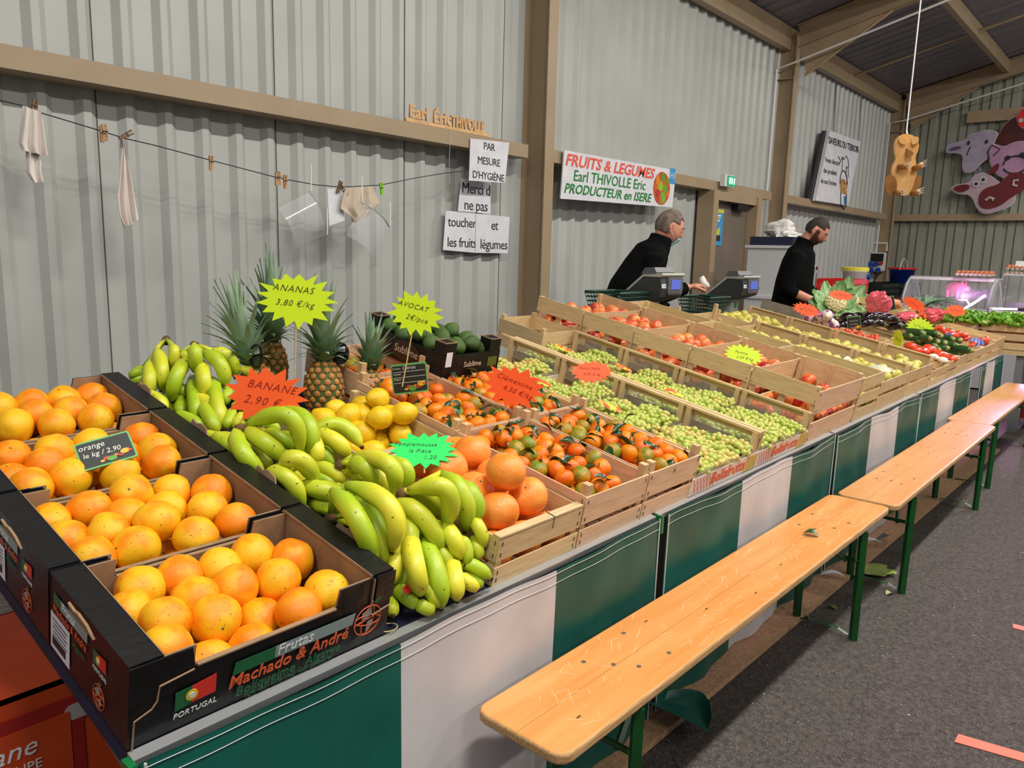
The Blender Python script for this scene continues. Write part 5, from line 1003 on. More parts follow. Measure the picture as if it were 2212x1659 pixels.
# turnips
m_tur=mat('turnip_skin',(232,220,204),.4,col2=(150,84,150),ns=.8,nd=1,mixlo=.52,mixhi=.56,rnd=.04,rnd2=.3)
tm=MB(); tm.lathe([(.02,-1.2),(.08,-1.),(.4,-.85),(.85,-.4),(1,.1),(.85,.6),(.4,.82),(.02,.86)],14); TU=tm.mesh('turnip',m_tur,True)
scatter('turnip','turnip','white and purple turnip in the heap before the cauliflower','turnips',[TU],[(5.908,1.044,0.15),(5.967,1.016,0.17),(5.96,0.997,0.13),(5.898,0.954,0.18),(5.817,0.875,0.21),(5.965,0.941,0.14),(5.878,0.867,0.16),(5.99,0.972,0.11),(6.143,0.905,0.11),(6.052,0.941,0.1)],.045,anyr)
# cauliflower + leaves
m_cau=mat('cauliflower_curd',(226,212,160),.7,bump=.8,bs=60,vor=True); m_cal=mat('cabbage_leaf',(98,148,84),.45,col2=(156,188,134),ns=9,nd=4,st=(1,6,1))
def cauli(p,label,r=.085,seed=0,rot=0):
    t=thing('cauliflower',label,'cauliflower',Matrix.Translation(PL(*p))@Rz(222+rot*.4)@Ry(52)); rs=random.Random(seed); mb=MB()
    for k in range(60):
        a=k*2.4; z=1-k/60*1.1; q=math.sqrt(max(0,1-z*z)); mb.sph((r*q*math.cos(a)*.8,r*q*math.sin(a)*.8,r*.6*z),r*.24,7,5)
    obj('curd',mb.mesh('curd',m_cau,True),t)
    for k in range(11):
        f=frill(.15+.04*rs.random(),.07,.012,seed*20+k,5)
        obj('leaf',leafy([(f,Rz(k*33+rs.uniform(-10,10))@T(.05,0,-.045)@Ry(-rs.uniform(-12,32)))],m_cal,'cabbage_leaf',8,10),t)
cauli((6.665,1.106,0.22),'cauliflower with cream curd ringed by green leaves, under an orange sign',.09,1)
cauli((6.99,1.077,0.24),'second cauliflower, mostly leaves, right of the cream curd',.06,2,40)
# aubergines
m_aub=mat('aubergine_skin',(30,12,26),.12,col2=(20,8,18),ns=3,coat=.6); m_cap=mat('aubergine_cap',(96,116,60),.6)
mb=MB(); mb.lathe([(.02,-1.5),(.4,-1.42),(.85,-1.0),(1,-.4),(.92,.2),(.7,.9),(.55,1.4)],14); mb.cm=1; mb.lathe([(.6,1.25),(.5,1.5),(.2,1.62),(.14,2.1),(.02,2.12)],8); AU=mb.mesh('aubergine',[m_aub,m_cap],True)
lay=lambda a,b:(lambda rs,i:(Rz(rs.uniform(a,b))@Rx(80+rs.uniform(-12,12))))
scatter('aubergine','aubergine','glossy black aubergine in the heap on blue paper','aubergines',[AU],[(6.34,0.877,0.17),(6.445,0.823,0.18),(6.448,0.749,0.2),(6.27,0.721,0.17),(6.49,0.698,0.17),(6.711,0.665,0.2),(6.809,0.648,0.14),(6.972,0.635,0.14),(6.599,0.704,0.2),(6.318,0.835,0.12),(6.203,0.858,0.12)],.042,lay(-20,60))
m_bp=mat('blue_paper',(92,124,196),.6,alpha=.95)
def paper(pts,label,m=m_bp,cat='paper',crumple=.02,seed=0,n=14):
    a,b,c,d=[PL(*p) for p in pts]; rs=random.Random(seed); p1,p2=rs.random()*6,rs.random()*6
    def fn(u,v):
        p=a.lerp(b,u).lerp(d.lerp(c,u),v); return (p.x,p.y,p.z+crumple*(math.sin(u*13+p1+v*5)*math.sin(v*11+p2)+.6*math.sin(u*29+v*17)))
    return solo('crumpled_sheet',MB().grid(fn,n,n).mesh('sheet',m,True),label,cat)
paper([(6.802,0.899,0.17),(6.976,0.843,0.2),(7.088,0.617,0.15),(6.968,0.652,0.13)],'blue paper liner behind the aubergines',seed=1)
paper([(7.219,0.449,0.16),(7.134,0.396,0.18),(6.964,0.232,0.15),(6.961,0.267,0.14)],'blue paper liner between zucchinis and tomatoes',seed=2)
paper([(7.082,0.141,0.15),(7.16,0.097,0.17),(7.114,0.028,0.15),(6.909,0.052,0.14)],'blue paper liner at the end crates',seed=3)
# tomatoes
m_tom=mat('tomato_skin',(214,52,28),.25,col2=(228,84,40),ns=1.2,rnd=.08,coat=.3)
mb=MB(); 
for i in range(9):
    th_=pi*i/8
    for k in range(20):
        p=2*pi*k/20; r_=math.sin(th_)*(1+.07*math.cos(7*p)*math.sin(th_)); mb.v.append((r_*math.cos(p),r_*math.sin(p),-.68*math.cos(th_)*(1-.15*(1-math.sin(th_)))))
mb.f=[(i*20+k,i*20+(k+1)%20,(i+1)*20+(k+1)%20,(i+1)*20+k) for i in range(8) for k in range(20)]; mb.m=[0]*len(mb.f); mb.cm=1
for k in range(5): mb.tube([(0,0,.62),(.25*math.cos(k*1.26),.25*math.sin(k*1.26),.66)],[.06,.02],4)
TO=mb.mesh('tomato',[m_tom,m_twig],True)
scatter('tomato','tomato','large ribbed red tomato beside the mushrooms','ribbed tomatoes',[TO],[(5.995,0.304,0.13),(5.895,0.236,0.13),(5.934,0.195,0.13),(5.969,0.175,0.15),(5.911,0.092,0.14),(5.934,0.028,0.13),(5.934,0.214,0.11),(6.049,0.153,0.1),(5.992,0.076,0.11)],.045,lambda rs,i:Rz(rs.random()*360)@Rx(rs.uniform(-35,35)))
scatter('tomato','tomato','ripe tomato in the blue paper liner','liner tomatoes',[TO],[(7.146,0.384,0.17),(7.057,0.336,0.17),(7.058,0.305,0.16),(7.124,0.3,0.17),(7.061,0.261,0.16),(7.127,0.233,0.17),(7.099,0.244,0.15),(7.152,0.21,0.15),(7.13,0.172,0.15),(7.116,0.192,0.17)],.04,lambda rs,i:Rz(rs.random()*360)@Rx(rs.uniform(-35,35)))
CT=MB().sph((0,0,0),1,8,6).mesh('cherry_tomato',m_tom,True); rs=random.Random(8)
pts=[(5.38+rs.random()*.46,.46+rs.random()*.26,.085+rs.random()*.02) for k in range(70)]
P=relax(pts,[.016]*70,(5.36,.44,.07),(5.88,.75,.14),25)
CLB=rowlabels(P,.016)
for i,p in enumerate(P): tag(obj('cherry_tomato',CT,None,PLM@T(p[0],p[1],p[2]+.05)@Matrix.Scale(.017,4)),'small cherry tomato on straw, %s'%CLB[i],'tomato','cherry tomatoes')
mb=MB()
for k in range(90):
    x=5.38+rs.random()*.46; y=.46+rs.random()*.26; a=rs.random()*6; l=.04; mb.tube([(x,y,.145+rs.random()*.02),(x+l*math.cos(a),y+l*math.sin(a),.15+rs.random()*.02)],.0012,3)
m_straw=mat('straw',(214,186,140),.8)
tag(obj('straw',mb.mesh('straw',m_straw),None,PLM),'pale straw packed around the cherry tomatoes','straw',kind='stuff')
scatter('mushroom','mushroom','white mushroom in the crate at the rail','white mushrooms',[MB().lathe([(.35,-1),(.35,-.2),(1,-.1),(.98,.3),(.6,.75),(.02,.9)],12).mesh('mushroom',mat('mushroom_white',(226,212,196),.6,rnd=.05),True)],[(5.852,0.137,0.1),(5.795,0.106,0.12),(5.85,0.103,0.1),(5.841,0.119,0.08),(5.84,0.073,0.1),(5.782,0.043,0.12),(5.858,0.08,0.08),(5.922,0.048,0.1),(5.951,0.037,0.09)],.036,lambda rs,i:Rz(rs.random()*360)@Rx(rs.uniform(-30,30)))
# zucchini
m_zuc=mat('zucchini_skin',(34,66,26),.3,col2=(54,92,40),ns=3,nd=3,st=(5,5,.6),rnd=.12); m_zend=mat('zucchini_end',(150,156,84),.6)
mb=MB(); mb.lathe([(.02,-2.6),(.5,-2.5),(.88,-2.2),(1,-1.5),(.98,0),(.9,1.2),(.72,1.9)],12); mb.cm=1; mb.lathe([(.74,1.85),(.5,2.2),(.42,2.5),(.02,2.52)],8); ZU=mb.mesh('zucchini',[m_zuc,m_zend],True)
scatter('zucchini','zucchini','dark green zucchini in the stacked heap','zucchinis',[ZU],[(6.204,0.389,0.17),(6.179,0.346,0.17),(6.192,0.341,0.21),(6.181,0.297,0.19),(6.171,0.306,0.16),(6.175,0.263,0.15),(6.17,0.226,0.15),(6.188,0.215,0.18),(6.195,0.252,0.23),(6.397,0.232,0.2),(6.225,0.168,0.18),(6.189,0.166,0.15),(6.281,0.138,0.14),(6.485,0.187,0.19),(6.525,0.118,0.19),(6.382,0.097,0.15),(6.341,0.037,0.16),(6.38,0.14,0.16),(6.418,0.055,0.12),(6.085,0.247,0.2),(6.481,0.437,0.2),(6.163,0.183,0.13),(6.381,0.102,0.12)],.028,lambda rs,i:Rz(rs.uniform(-75,5))@Rx(80))
scatter('red_pepper','pepper','dark red pepper at the rail end','red peppers',[TO],[(6.967,0.091,0.13),(7.3,0.08,0.14),(7.392,0.068,0.14),(7.135,0.09,0.13)],.04,anyr)
# pink plastic bags, leeks, onions, carrots
m_pink=mat('pink_plastic',(232,96,112),.22,alpha=.82,bump=.7,bs=14,spec=.7)
def blob(name,p,r,m,label,cat,seed=0,n=26,amp=.26):
    g=np.random.default_rng(seed); d=g.normal(size=(9,3)); f=g.uniform(3,8,9); mb=MB()
    for i in range(15):
        th_=pi*i/14
        for k in range(n):
            q=2*pi*k/n; v=np.array((math.sin(th_)*math.cos(q),math.sin(th_)*math.sin(q),-math.cos(th_))); e=1+amp*float(np.sin(f*(d@v)).mean())*2.2
            mb.v.append((v[0]*r[0]*e,v[1]*r[1]*e,v[2]*r[2]*e))
    mb.f=[(i*n+k,i*n+(k+1)%n,(i+1)*n+(k+1)%n,(i+1)*n+k) for i in range(14) for k in range(n)]; mb.m=[0]*len(mb.f)
    return solo(name,mb.mesh(name,m,False),label,cat,Matrix.Translation(p))
blob('pink_bag',PL(*(6.806,0.822,0.3)),(.075,.10,.085),m_pink,'tall crumpled pink plastic bag left of the onion sign','bag',1)
blob('pink_bag',PL(*(7.855,0.601,0.2)),(.10,.10,.06),m_pink,'low pink plastic bag bulging over the crate at the right','bag',2)
blob('pink_bag',PL(*(7.188,0.662,0.2)),(.20,.07,.045),m_pink,'long pink plastic liner folded over the crate edge in the middle','bag',3,amp=.1)
scatter('carrot','carrot','orange carrot top in the pink-lined crate','carrots',[MB().tube([(0,0,-2),(0,0,1.5)],[.3,1],8).mesh('carrot',mat('carrot',(226,104,40),.5))],[(7.257,0.625,0.22),(7.324,0.614,0.21),(7.458,0.629,0.21),(7.495,0.61,0.2)],.02,lambda rs,i:Rz(rs.random()*360)@Rx(70))
scatter('onion','onion','golden onion beside the small slate sign','onions',[TU2:=MB().lathe([(.02,-.9),(.5,-.8),(.95,-.3),(1,.1),(.8,.55),(.3,.85),(.1,1.2),(.02,1.25)],12).mesh('onion',mat('onion_skin',(214,150,98),.4),True)],[(7.52,0.877,0.25),(7.552,0.86,0.25),(7.562,0.87,0.23),(7.73,0.886,0.22)],.04,anyr)
m_lk=mat('leek_green',(104,134,116),.5,col2=(130,156,130),ns=6); m_lw=mat('leek_white',(222,220,180),.5)
for k in range(6):
    p=PL(*(8.115,0.748,0.25)); t=thing('leek','leek with spread grey-green leaves, number %s in the fan behind the orange sign'%('one','two','three','four','five','six')[k] if False else 'leek in the fan of leeks behind the orange sign','leek',Matrix.Translation(p+Vector((.05*k-.1,.03*(k%3),-.02)))@Rz(-60+22*k)@Ry(-14+6*(k%3)),'leeks')
    obj('shank',MB().tube([(-.25,0,-.04),(.0,0,0)],[.016,.018],8).mesh('shank',m_lw,True),t)
    mb=MB()
    for j in range(5): mb.grid(lambda u,v:(.30*u,(.02+.018*math.sin(pi*u))*(v-.5)+ (j-2)*.035*u,(.10+.03*(j%2))*u-.10*u*u+.008*abs(v-.5)),8,2)
    obj('leaves',mb.mesh('leaves',m_lk,True),t)
# lettuce crates on the return table
LX=8.0
tb=thing('side_table','wooden side table carrying the lettuce crates','table',T(LX,.2,0))
obj('table_top',boxme((.62,1.9,.04),m_woody),tb,loc=(.31,.65,.715)); 
for y in (.78,1.5,-.1): obj('leg',boxme((.06,.06,.70),mat('grey_leg',(120,122,124),.6)),tb,loc=(.06,y,.35)); obj('leg',boxme((.06,.06,.70),mat('grey_leg',(120,122,124),.6)),tb,loc=(.28,y,.35))
tag(obj('red_tub',MB().rbox((0,0,.15),(.5,.4,.3),.05).mesh('tub',mat('tub_red',(170,36,24),.5))),'red plastic tub under the lettuce table','tub'); COL.objects['red_tub'].location=(8.5,.75,.1)
lets=[leafy([(frill(.12+.03*rs.random(),.06,.02,k*9+j,6),Rz(j*40+rs.uniform(-12,12))@Ry(-rs.uniform(5,75))) for j in range(14)],m_let,'lettuce',8,14) for k in range(3)]
for k,(y0,l) in enumerate(((1.325,'second lettuce crate from the right edge'),(.80,'lettuce crate at the right edge of the view'),(.27,'lettuce crate beyond the right edge'))):
    t=thing('lettuce_crate','slatted wooden '+l,'crate',T(LX,y0,.735)@Rz(0),'lettuce crates')
    H=.25;W=.50;D=.38
    for zz_ in (.035,.115,.205): 
        bx('slat',(.004,W/2,zz_),(.006,W,.06 if zz_<.2 else .085),m_woody,t); bx('slat',(D,W/2,zz_),(.006,W,.06),m_woody,t)
        for y in (.004,W-.004): bx('slat',(D/2,y,zz_),(D,.006,.06),m_wood,t)
    for x in (.02,D-.02):
        for y in (.02,W-.02): bx('corner_post',(x,y,H/2),(.03,.025,H),m_woodv,t)
    bx('base',(D/2,W/2,.01),(D,W,.008),m_wood,t)
    for j in range(15 if k<2 else 6):
        a,b=j%5,j//5
        solo('lettuce',lets[j%3],'frilly green lettuce, %s, %s from the right, %s'%(('second crate','edge crate','outer crate')[k],('first','second','third','fourth','fifth')[a],('front row','middle row','rear row')[b%3]),'lettuce',T(LX+.06+.13*(b%3),y0+.05+.10*a,.735+.19+.015*((a+b)%2))@Rz(j*50)@Sc(1,1,.8),'heads of lettuce')
# mushrooms etc done; small crates stack behind the pink bag
for k in range(3): crate(7.06,.98,.40,.26,.06,'flat brown crate in the low stack behind the aubergines, %s'%('bottom','middle','top')[k],'flat crates',[(0,.05)],[(0,.05)],base=.10+.062*k,nb=3)
# dark grape carton behind the pears
m_dg=mat('black_grape',(50,40,62),.4,col2=(70,60,84),ns=2)
t=thing('black_grape_carton','grey cardboard tray of black grapes behind the pear crates','carton',PLM@T(5.31,1.0,.05)@Sc(.74,1,1))
mb=MB(); mb.box((.27,.17,.004),(.54,.34,.006)); mb.box((.27,.003,.035),(.54,.005,.07)); mb.box((.27,.337,.035),(.54,.005,.07)); mb.box((.003,.17,.05),(.005,.34,.1)); mb.box((.537,.17,.085),(.005,.34,.17)); obj('tray',mb.mesh('tray',mat('grey_card',(150,140,124),.8,col2=(136,124,108),ns=20)),t)
rs=random.Random(4)
for q in range(4):
    mb=MB(); 
    for k in range(70): mb.sph((rs.gauss(0,.045),rs.gauss(0,.03),.02+.045*rs.random()),.011,7,5)
    mb.cm=1
    for k in range(8): x=rs.gauss(0,.05);y=rs.gauss(0,.03); mb.tube([(x,y,.05),(x+.02,y+.01,.085),(x+.05,y,.08)],.0016,4)
    o=solo('black_grape_bunch',mb.mesh('bunch',[m_dg,m_twig],True),'bunch of black grapes in the grey tray, %s from the left'%('first','second','third','fourth')[q],'grapes',PLM@T(5.37+.09*q,1.13+.06*(q%2),.07),'black grapes'); 
# extra small crates mid-back (yellow apples)
crate(4.20,.945,.54,.311,.18,'deep wooden crate of yellow apples at the back','crates in the middle of the stall',[(0,.07),(.09,.17)],[(0,.07),(.09,.17)],ext=.05,base=.01)
P=pile(14,.036,.3,.311,.1,201,z0=.08); fruitset('yellow_apple','apple','yellow apple','in the deep crate at the back',PLM@T(4.20,.945,.01),P,[.036]*14,APy,'yellow apples at the back',seed=61)
# green scale baskets
m_bask=mat('green_basket',(20,56,44),.5)
def basket(M,label,w_=.34,d_=.26,h_=.11):
    t=thing('plastic_basket',label,'basket',M); mb=MB()
    for k in range(5):
        z=.01+h_*k/4; f=.85+.15*k/4
        c=[(w_/2*f,d_/2*f,z),(-w_/2*f,d_/2*f,z),(-w_/2*f,-d_/2*f,z),(w_/2*f,-d_/2*f,z),(w_/2*f,d_/2*f,z)]
        mb.tube(c,.006 if k in(0,4) else .003,4,flat=1.6)
    obj('rims',mb.mesh('rims',m_bask),t); mb=MB()
    for k in range(44):
        a=k/44; per=a*4; s=int(per); u=per-s; cs=[(1,1),(-1,1),(-1,-1),(1,-1),(1,1)]; x=cs[s][0]*(1-u)+cs[s+1][0]*u; y=cs[s][1]*(1-u)+cs[s+1][1]*u
        mb.tube([(x*w_/2*.85,y*d_/2*.85,.01),(x*w_/2,y*d_/2,h_)],.0022,3)
    tag(obj('lattice',mb.mesh('lattice',m_bask),t),kind='stuff'); obj('base',boxme((w_*.84,d_*.84,.004),m_bask),t,loc=(0,0,.006))
basket(T(*(4.127,2.68,1.121)),'dark green lattice basket left of the first scale'); basket(T(*(5.353,2.7,1.1))@T(0,0,-.04),'dark green lattice basket between the two scales')
# ---------------- scales ----------------
m_sg=mat('scale_grey',(92,94,98),.4); m_sd=mat('scale_dark',(52,54,56),.45); m_sl=mat('scale_light',(176,176,166),.45); m_lcd=mat('lcd_blue',(84,100,190),.3,emit=.35)
def scale(P,label,k=1.):
    t=thing('shop_scale',label,'scale',T(*P)@Rz(-98)@Matrix.Scale(k*.86,4))
    # local: x to the customer, y across, z up. head seen from the left side
    prof=[(-.30,-.13),(-.26,-.17),(.04,-.08),(.10,-.06),(.12,.0),(.10,.09),(.03,.115),(-.06,.10),(-.31,-.10)]
    obj('head_shell',MB().prism(prof,-.13,.13,Rx(90)).mesh('head',m_sd),t)
    obj('top_trim',MB().prism([(-.33,-.11),(-.325,-.125),(-.05,.085),(.11,.085),(.125,.10),(.12,.115),(-.05,.108)],-.135,.135,Rx(90)).mesh('trim',m_sl),t)
    obj('printer_lid',MB().prism([(-.07,.105),(-.04,.15),(.05,.155),(.07,.12),(.06,.11)],-.08,.14,Rx(90)).mesh('lid',m_sg),t)
    o=obj('display_bezel',MB().rbox((0,0,0),(.17,.13,.02),.02).mesh('bezel',m_sg),t,T(.113,.03,.02)@Rz(90)@Rx(90))
    obj('screen',boxme((.11,.07,.006),m_lcd),t,T(.1255,.03,.03)@Rz(90)@Rx(90)); obj('silver_bar',boxme((.13,.022,.006),m_chrome),t,T(.1255,.03,-.025)@Rz(90)@Rx(90))
    obj('scale_badge',boxme((.045,.03,.004),m_white),t,T(.122,-.11,.02)@Rz(90)@Rx(90))
    text('CAB',.016,m_lcd,t,T(.1255,-.11,.02)@Rz(90)@Rx(90))
    obj('column',boxme((.085,.12,.50),m_sl),t,loc=(-.10,.02,-.36)); obj('green_sticker',boxme((.003,.035,.05),mat('sticker_green',(0,150,80),.5)),t,loc=(-.055,.04,-.16))
    obj('base_box',MB().rbox((-.1,0,-.62),(.36,.36,.1),.03).mesh('base',m_sg),t); obj('weighing_plate',MB().rbox((-.12,-.0,-.55),(.34,.34,.015),.03).mesh('plate',m_chrome),t)
scale((4.422,2.55,1.269),'grey shop scale with blue screen, in front of the masked man'); scale((5.785,2.62,1.243),'grey shop scale with blue screen, farther one beside the stacked bins')
for P,l in (((4.449,2.55,1.033),'small stand carrying the nearer scale'),((5.836,2.62,0.955),'small stand carrying the farther scale')):
    t=thing('scale_stand',l,'stand',T(P[0]-.06,P[1]+.05,0)); obj('top',boxme((.5,.5,.03),m_woodv),t,loc=(0,0,.62))
    for x in(-.2,.2):
        for y in(-.2,.2): obj('leg',boxme((.03,.03,.61),m_woodv),t,loc=(x,y,.305))
# ---------------- behind the stall ----------------
m_bin=mat('bin_white',(206,206,208),.5)
Pb=(8.193,3.35,1.276)
for k,(z0,l) in enumerate(((.0,'white plastic bin, bottom of the stack behind the bearded man'),(.54,'white plastic bin, middle of the stack behind the bearded man'),(1.08,'white plastic bin, top of the stack behind the bearded man'))):
    t=thing('stacking_bin',l,'bin',T(Pb[0]+.12,3.35,z0),'white stacking bins'); mb=MB()
    for (dx,dy,w_,d_) in ((0,-.24,.44,.02),(0,.24,.44,.02),(-.22,0,.02,.5),(.22,0,.02,.5)): mb.box((dx,dy,.26),(w_,d_,.52))
    mb.box((0,0,.01),(.44,.5,.02)); obj('body',mb.mesh('body',m_bin),t)
    mb=MB()
    for (dx,dy,w_,d_) in ((0,-.26,.5,.03),(0,.26,.5,.03),(-.24,0,.03,.55),(.24,0,.03,.55)): mb.box((dx,dy,.525),(w_,d_,.03))
    obj('rim',mb.mesh('rim',m_bin),t)
solo('navy_crate_lid',MB().rbox((0,0,0),(.44,.5,.09),.03).mesh('lid',mat('navy',(26,32,62),.5)),'navy blue tray between the white bin and the white bags','tray',T(Pb[0]+.12,3.35,1.665))
m_wbag=mat('white_bags',(222,218,214),.5,bump=.6,bs=10)
blob('white_plastic_bag',Vector((Pb[0]+.16,3.36,1.80)),(.13,.16,.10),m_wbag,'round knotted white bag on top of the bin stack','bag',7,amp=.2); blob('white_plastic_bag',Vector((Pb[0]+.06,3.24,1.735)),(.16,.12,.045),m_wbag,'flat crumpled white bag below the round one','bag',8,amp=.25)
ct=thing('back_table','long brown table along the rear wall','table',T(11.9,3.6,0)); obj('table_top',boxme((5.2,1.0,.04),mat('table_maroon',(92,58,52),.5)),ct,loc=(0,-.2,.93))
for x in(-2.4,0,2.4):
    for y in(-.6,.2): obj('leg',boxme((.05,.05,.91),m_woodv),ct,loc=(x,y,.455))
def crate_pl(P,w_,d_,h_,m,label,cat='crate'):
    t=thing('plastic_crate',label,cat,T(*P)); mb=MB()
    for zz_ in (.02,h_*.5,h_-.015):
        for (dx,dy,a,b) in ((0,-d_/2,w_,.01),(0,d_/2,w_,.01),(-w_/2,0,.01,d_),(w_/2,0,.01,d_)): mb.box((dx,dy,zz_),(a,b,h_*.24))
    mb.box((0,0,.01),(w_,d_,.015)); obj('rails',mb.mesh('rails',m),t); mb=MB()
    for k in range(9):
        for y in(-d_/2,d_/2): mb.box((-w_/2+w_*k/8,y,h_/2),(.02,.012,h_))
    for k in range(6):
        for x in(-w_/2,w_/2): mb.box((x,-d_/2+d_*k/5,h_/2),(.012,.02,h_))
    obj('ribs',mb.mesh('ribs',m),t)
m_dkc=mat('crate_dark',(14,26,24),.5); m_rc=mat('crate_red',(204,26,22),.45)
P0=(8.636,2.75,1.178); crate_pl((P0[0],P0[1],P0[2]-.1),.5,.36,.2,m_rc,'bright red plastic crate in front of the bearded man')
t=thing('packing_stand','low stand holding the red crate behind the stall','stand',T(P0[0],P0[1],0)); obj('top',boxme((.6,.4,.03),m_woodv),t,loc=(0,0,P0[2]-.12)); 
for x in(-.25,.25):
    for y in(-.15,.15): obj('leg',boxme((.04,.04,P0[2]-.13),m_woodv),t,loc=(x,y,(P0[2]-.13)/2))
P1=(12.397,3.5,1.111); crate_pl((P1[0],3.5,.95),.9,.5,.20,m_dkc,'dark green plastic crate on the back table, left one'); P1=(13.636,3.5,1.065); crate_pl((P1[0],3.5,.95),1.,.5,.2,m_dkc,'dark green plastic crate on the back table, right one under the blue bucket')
def bucket(P,r,h,mb_,ml,label,handle=True):
    t=thing('bucket',label,'bucket',T(*P)); obj('body',MB().lathe([(r*.82,0),(r*.97,h*.86),(r*1.04,h*.87),(r*1.04,h*.92),(.01,h*.92)],22).mesh('body',mb_,True),t)
    obj('lid',MB().lathe([(r*1.07,h*.9),(r*1.07,h),(r*.95,h*1.02),(.01,h*1.0)],22).mesh('lid',ml,False),t)
    if handle: obj('handle',MB().tube([(r*1.05*math.cos(a),-.02,h*.85+r*.9*math.sin(a)) for a in [pi*k/12 for k in range(13)]],.006,5).mesh('handle',m_white),t)
m_bb=mat('bucket_blue',(20,70,160),.4)
P2=(10.498,3.2,1.057); bucket((P2[0],3.2,P2[2]-.06),.155,.40,m_white,mat('lid_yellow',(224,214,70),.4),'white bucket with a yellow lid on the back table',False)
P2=(11.917,3.6,1.212); bucket((P2[0],3.6,.95),.18,.34,m_bb,m_bb,'blue bucket behind the yellow-lidded one',False)
P2=(13.704,3.45,1.148); bucket((P2[0],3.45,1.155),.20,.24,mat('bucket_navy',(20,50,130),.4),m_rc,'blue bucket with red lid on the dark crate')
# refrigerated counters
m_gl=mat('counter_glass',(226,230,236),.04,alpha=.16,spec=.9); m_pl_=mat('led_pink',(246,190,250),.3,emit=4.5); m_gp2=mat('counter_grey',(168,170,176),.35)
dc=thing('glass_counter','curved glass refrigerated counter with a pink light tube','display counter',T(10.5,2.0,0))
obj('cabinet',boxme((.9,1.5,.86),m_gp2),dc,loc=(.45,.0,.45)); obj('deck',boxme((.86,1.44,.03),m_white),dc,loc=(.45,.0,.90))
obj('top_plate',MB().prism([(0,.58),(0,-.36),(.32,-.36),(.32,.58)],0,.02).mesh('top',m_gp2),dc,T(.1,-.02,1.30)); obj('front_lip',boxme((.01,.94,.03),m_white),dc,loc=(.1,.09,1.295))
for y in (.56,-.36):
    obj('glass_frame',MB().tube([(.1,y,1.30),(-.05,y,1.22),(-.15,y,1.08),(-.17,y,.92)],.012,6).mesh('frame',m_gp2,True),dc)
    obj('rear_strut',MB().tube([(.35,y,1.3),(.6,y,1.1),(.75,y,.92)],.012,6).mesh('strut',m_gp2),dc)
def cg(u,v):
    a=[(.1,1.30),(-.05,1.22),(-.15,1.08),(-.17,.92)]; t=u*3; i=min(2,int(t)); f=t-i; return (a[i][0]*(1-f)+a[i+1][0]*f,.58-.98*v,a[i][1]*(1-f)+a[i+1][1]*f)
obj('curved_glass',MB().grid(cg,9,2).mesh('glass',m_gl,True),dc); 
for y in(.57,-.37): obj('side_glass',MB().prism([(.1,1.29),(-.05,1.22),(-.15,1.08),(-.17,.92),(.75,.92),(.35,1.29)],-.003,.003,Rx(90)).mesh('side',m_gl),dc,loc=(0,y,0))
lt=[Vector((10.5,1.895,0.952)),Vector((10.5,1.775,1.047)),Vector((10.5,1.687,1.13))]
off=Vector((10.5,2.0,0))
obj('light_tube',MB().tube([p-off+Vector((-.14,0,0)) for p in lt],.014,8).mesh('tube',m_pl_,True),dc)
obj('handle_rail',MB().tube([Vector((10.6,2.027,1.046))-off,Vector((10.6,1.917,1.053))-off,Vector((10.6,1.88,1.002))-off],.014,7).mesh('rail',m_white,True),dc)
obj('light_tube',MB().tube([(.2,-.35,.965),(.2,-.6,.975)],.012,8).mesh('tube',m_pl_),dc)
l=bpy.data.lights.new('counter_glow','POINT'); l.energy=5; l.color=(1,.6,1); l.shadow_soft_size=.1; lo=bpy.data.objects.new('counter_glow',l); COL.objects.link(lo); lo.location=(10.35,1.9,1.12)
l2=area('counter_tube',(9.6,1.0,1.25),.1,.9,14,(1,.45,.95),tgt=(6.9,.8,.4)); l2.data.spread=R(60); 
pg=thing('pink_pig','small pink toy pig standing in the glass counter','figurine',T(*(10.6,2.037,1.072))@Rz(235))
m_ppk=mat('pig_toy',(240,110,170),.4,emit=.25); mb=MB(); mb.tube([(-.12,0,.12),(-.06,0,.125),(.05,0,.125),(.10,0,.13),(.15,0,.12),(.18,0,.115)],[.05,.065,.06,.05,.032,.026],12)
obj('body',mb.mesh('body',m_ppk,True),pg)
for x in(-.09,.06):
    for y in(-.035,.035): obj('leg',MB().tube([(x,y,.1),(x,y,-.0)],[.022,.016],8).mesh('leg',m_ppk),pg)
for y in(-.03,.03): obj('ear',MB().prism([(-.02,0),(.02,0),(.01,.04)],-.004,.004,Rx(90)).mesh('ear',m_ppk),pg,T(.1,y,.165))
blob('cooled_meat',Vector((10.7,1.796,1.128)),(.08,.13,.05),mat('mauve',(140,104,150),.5),'mauve wrapped goods behind the pink light tube','food',12,amp=.3)
dc2=thing('glass_counter','farther straight glass counter at the right edge','display counter',T(11.55,1.2,0))
obj('cabinet',boxme((.9,1.2,.90),m_gp2),dc2,loc=(.45,-.1,.46)); obj('deck',boxme((.9,1.1,.03),mat('mauve_deck',(168,130,186),.4,emit=.15)),dc2,loc=(.45,-.1,.97)); obj('top_plate',boxme((.5,1.2,.025),m_white),dc2,loc=(.2,-.1,1.365))
obj('light_tube',boxme((.03,.5,.015),m_pl_),dc2,loc=(-.02,-.05,1.33)); obj('front_glass',boxme((.006,1.15,.4),m_gl),dc2,loc=(-.05,-.1,1.16))
for y in(.5,-.7): obj('post',boxme((.03,.02,.4),m_gp2),dc2,loc=(-.04,y,1.16))
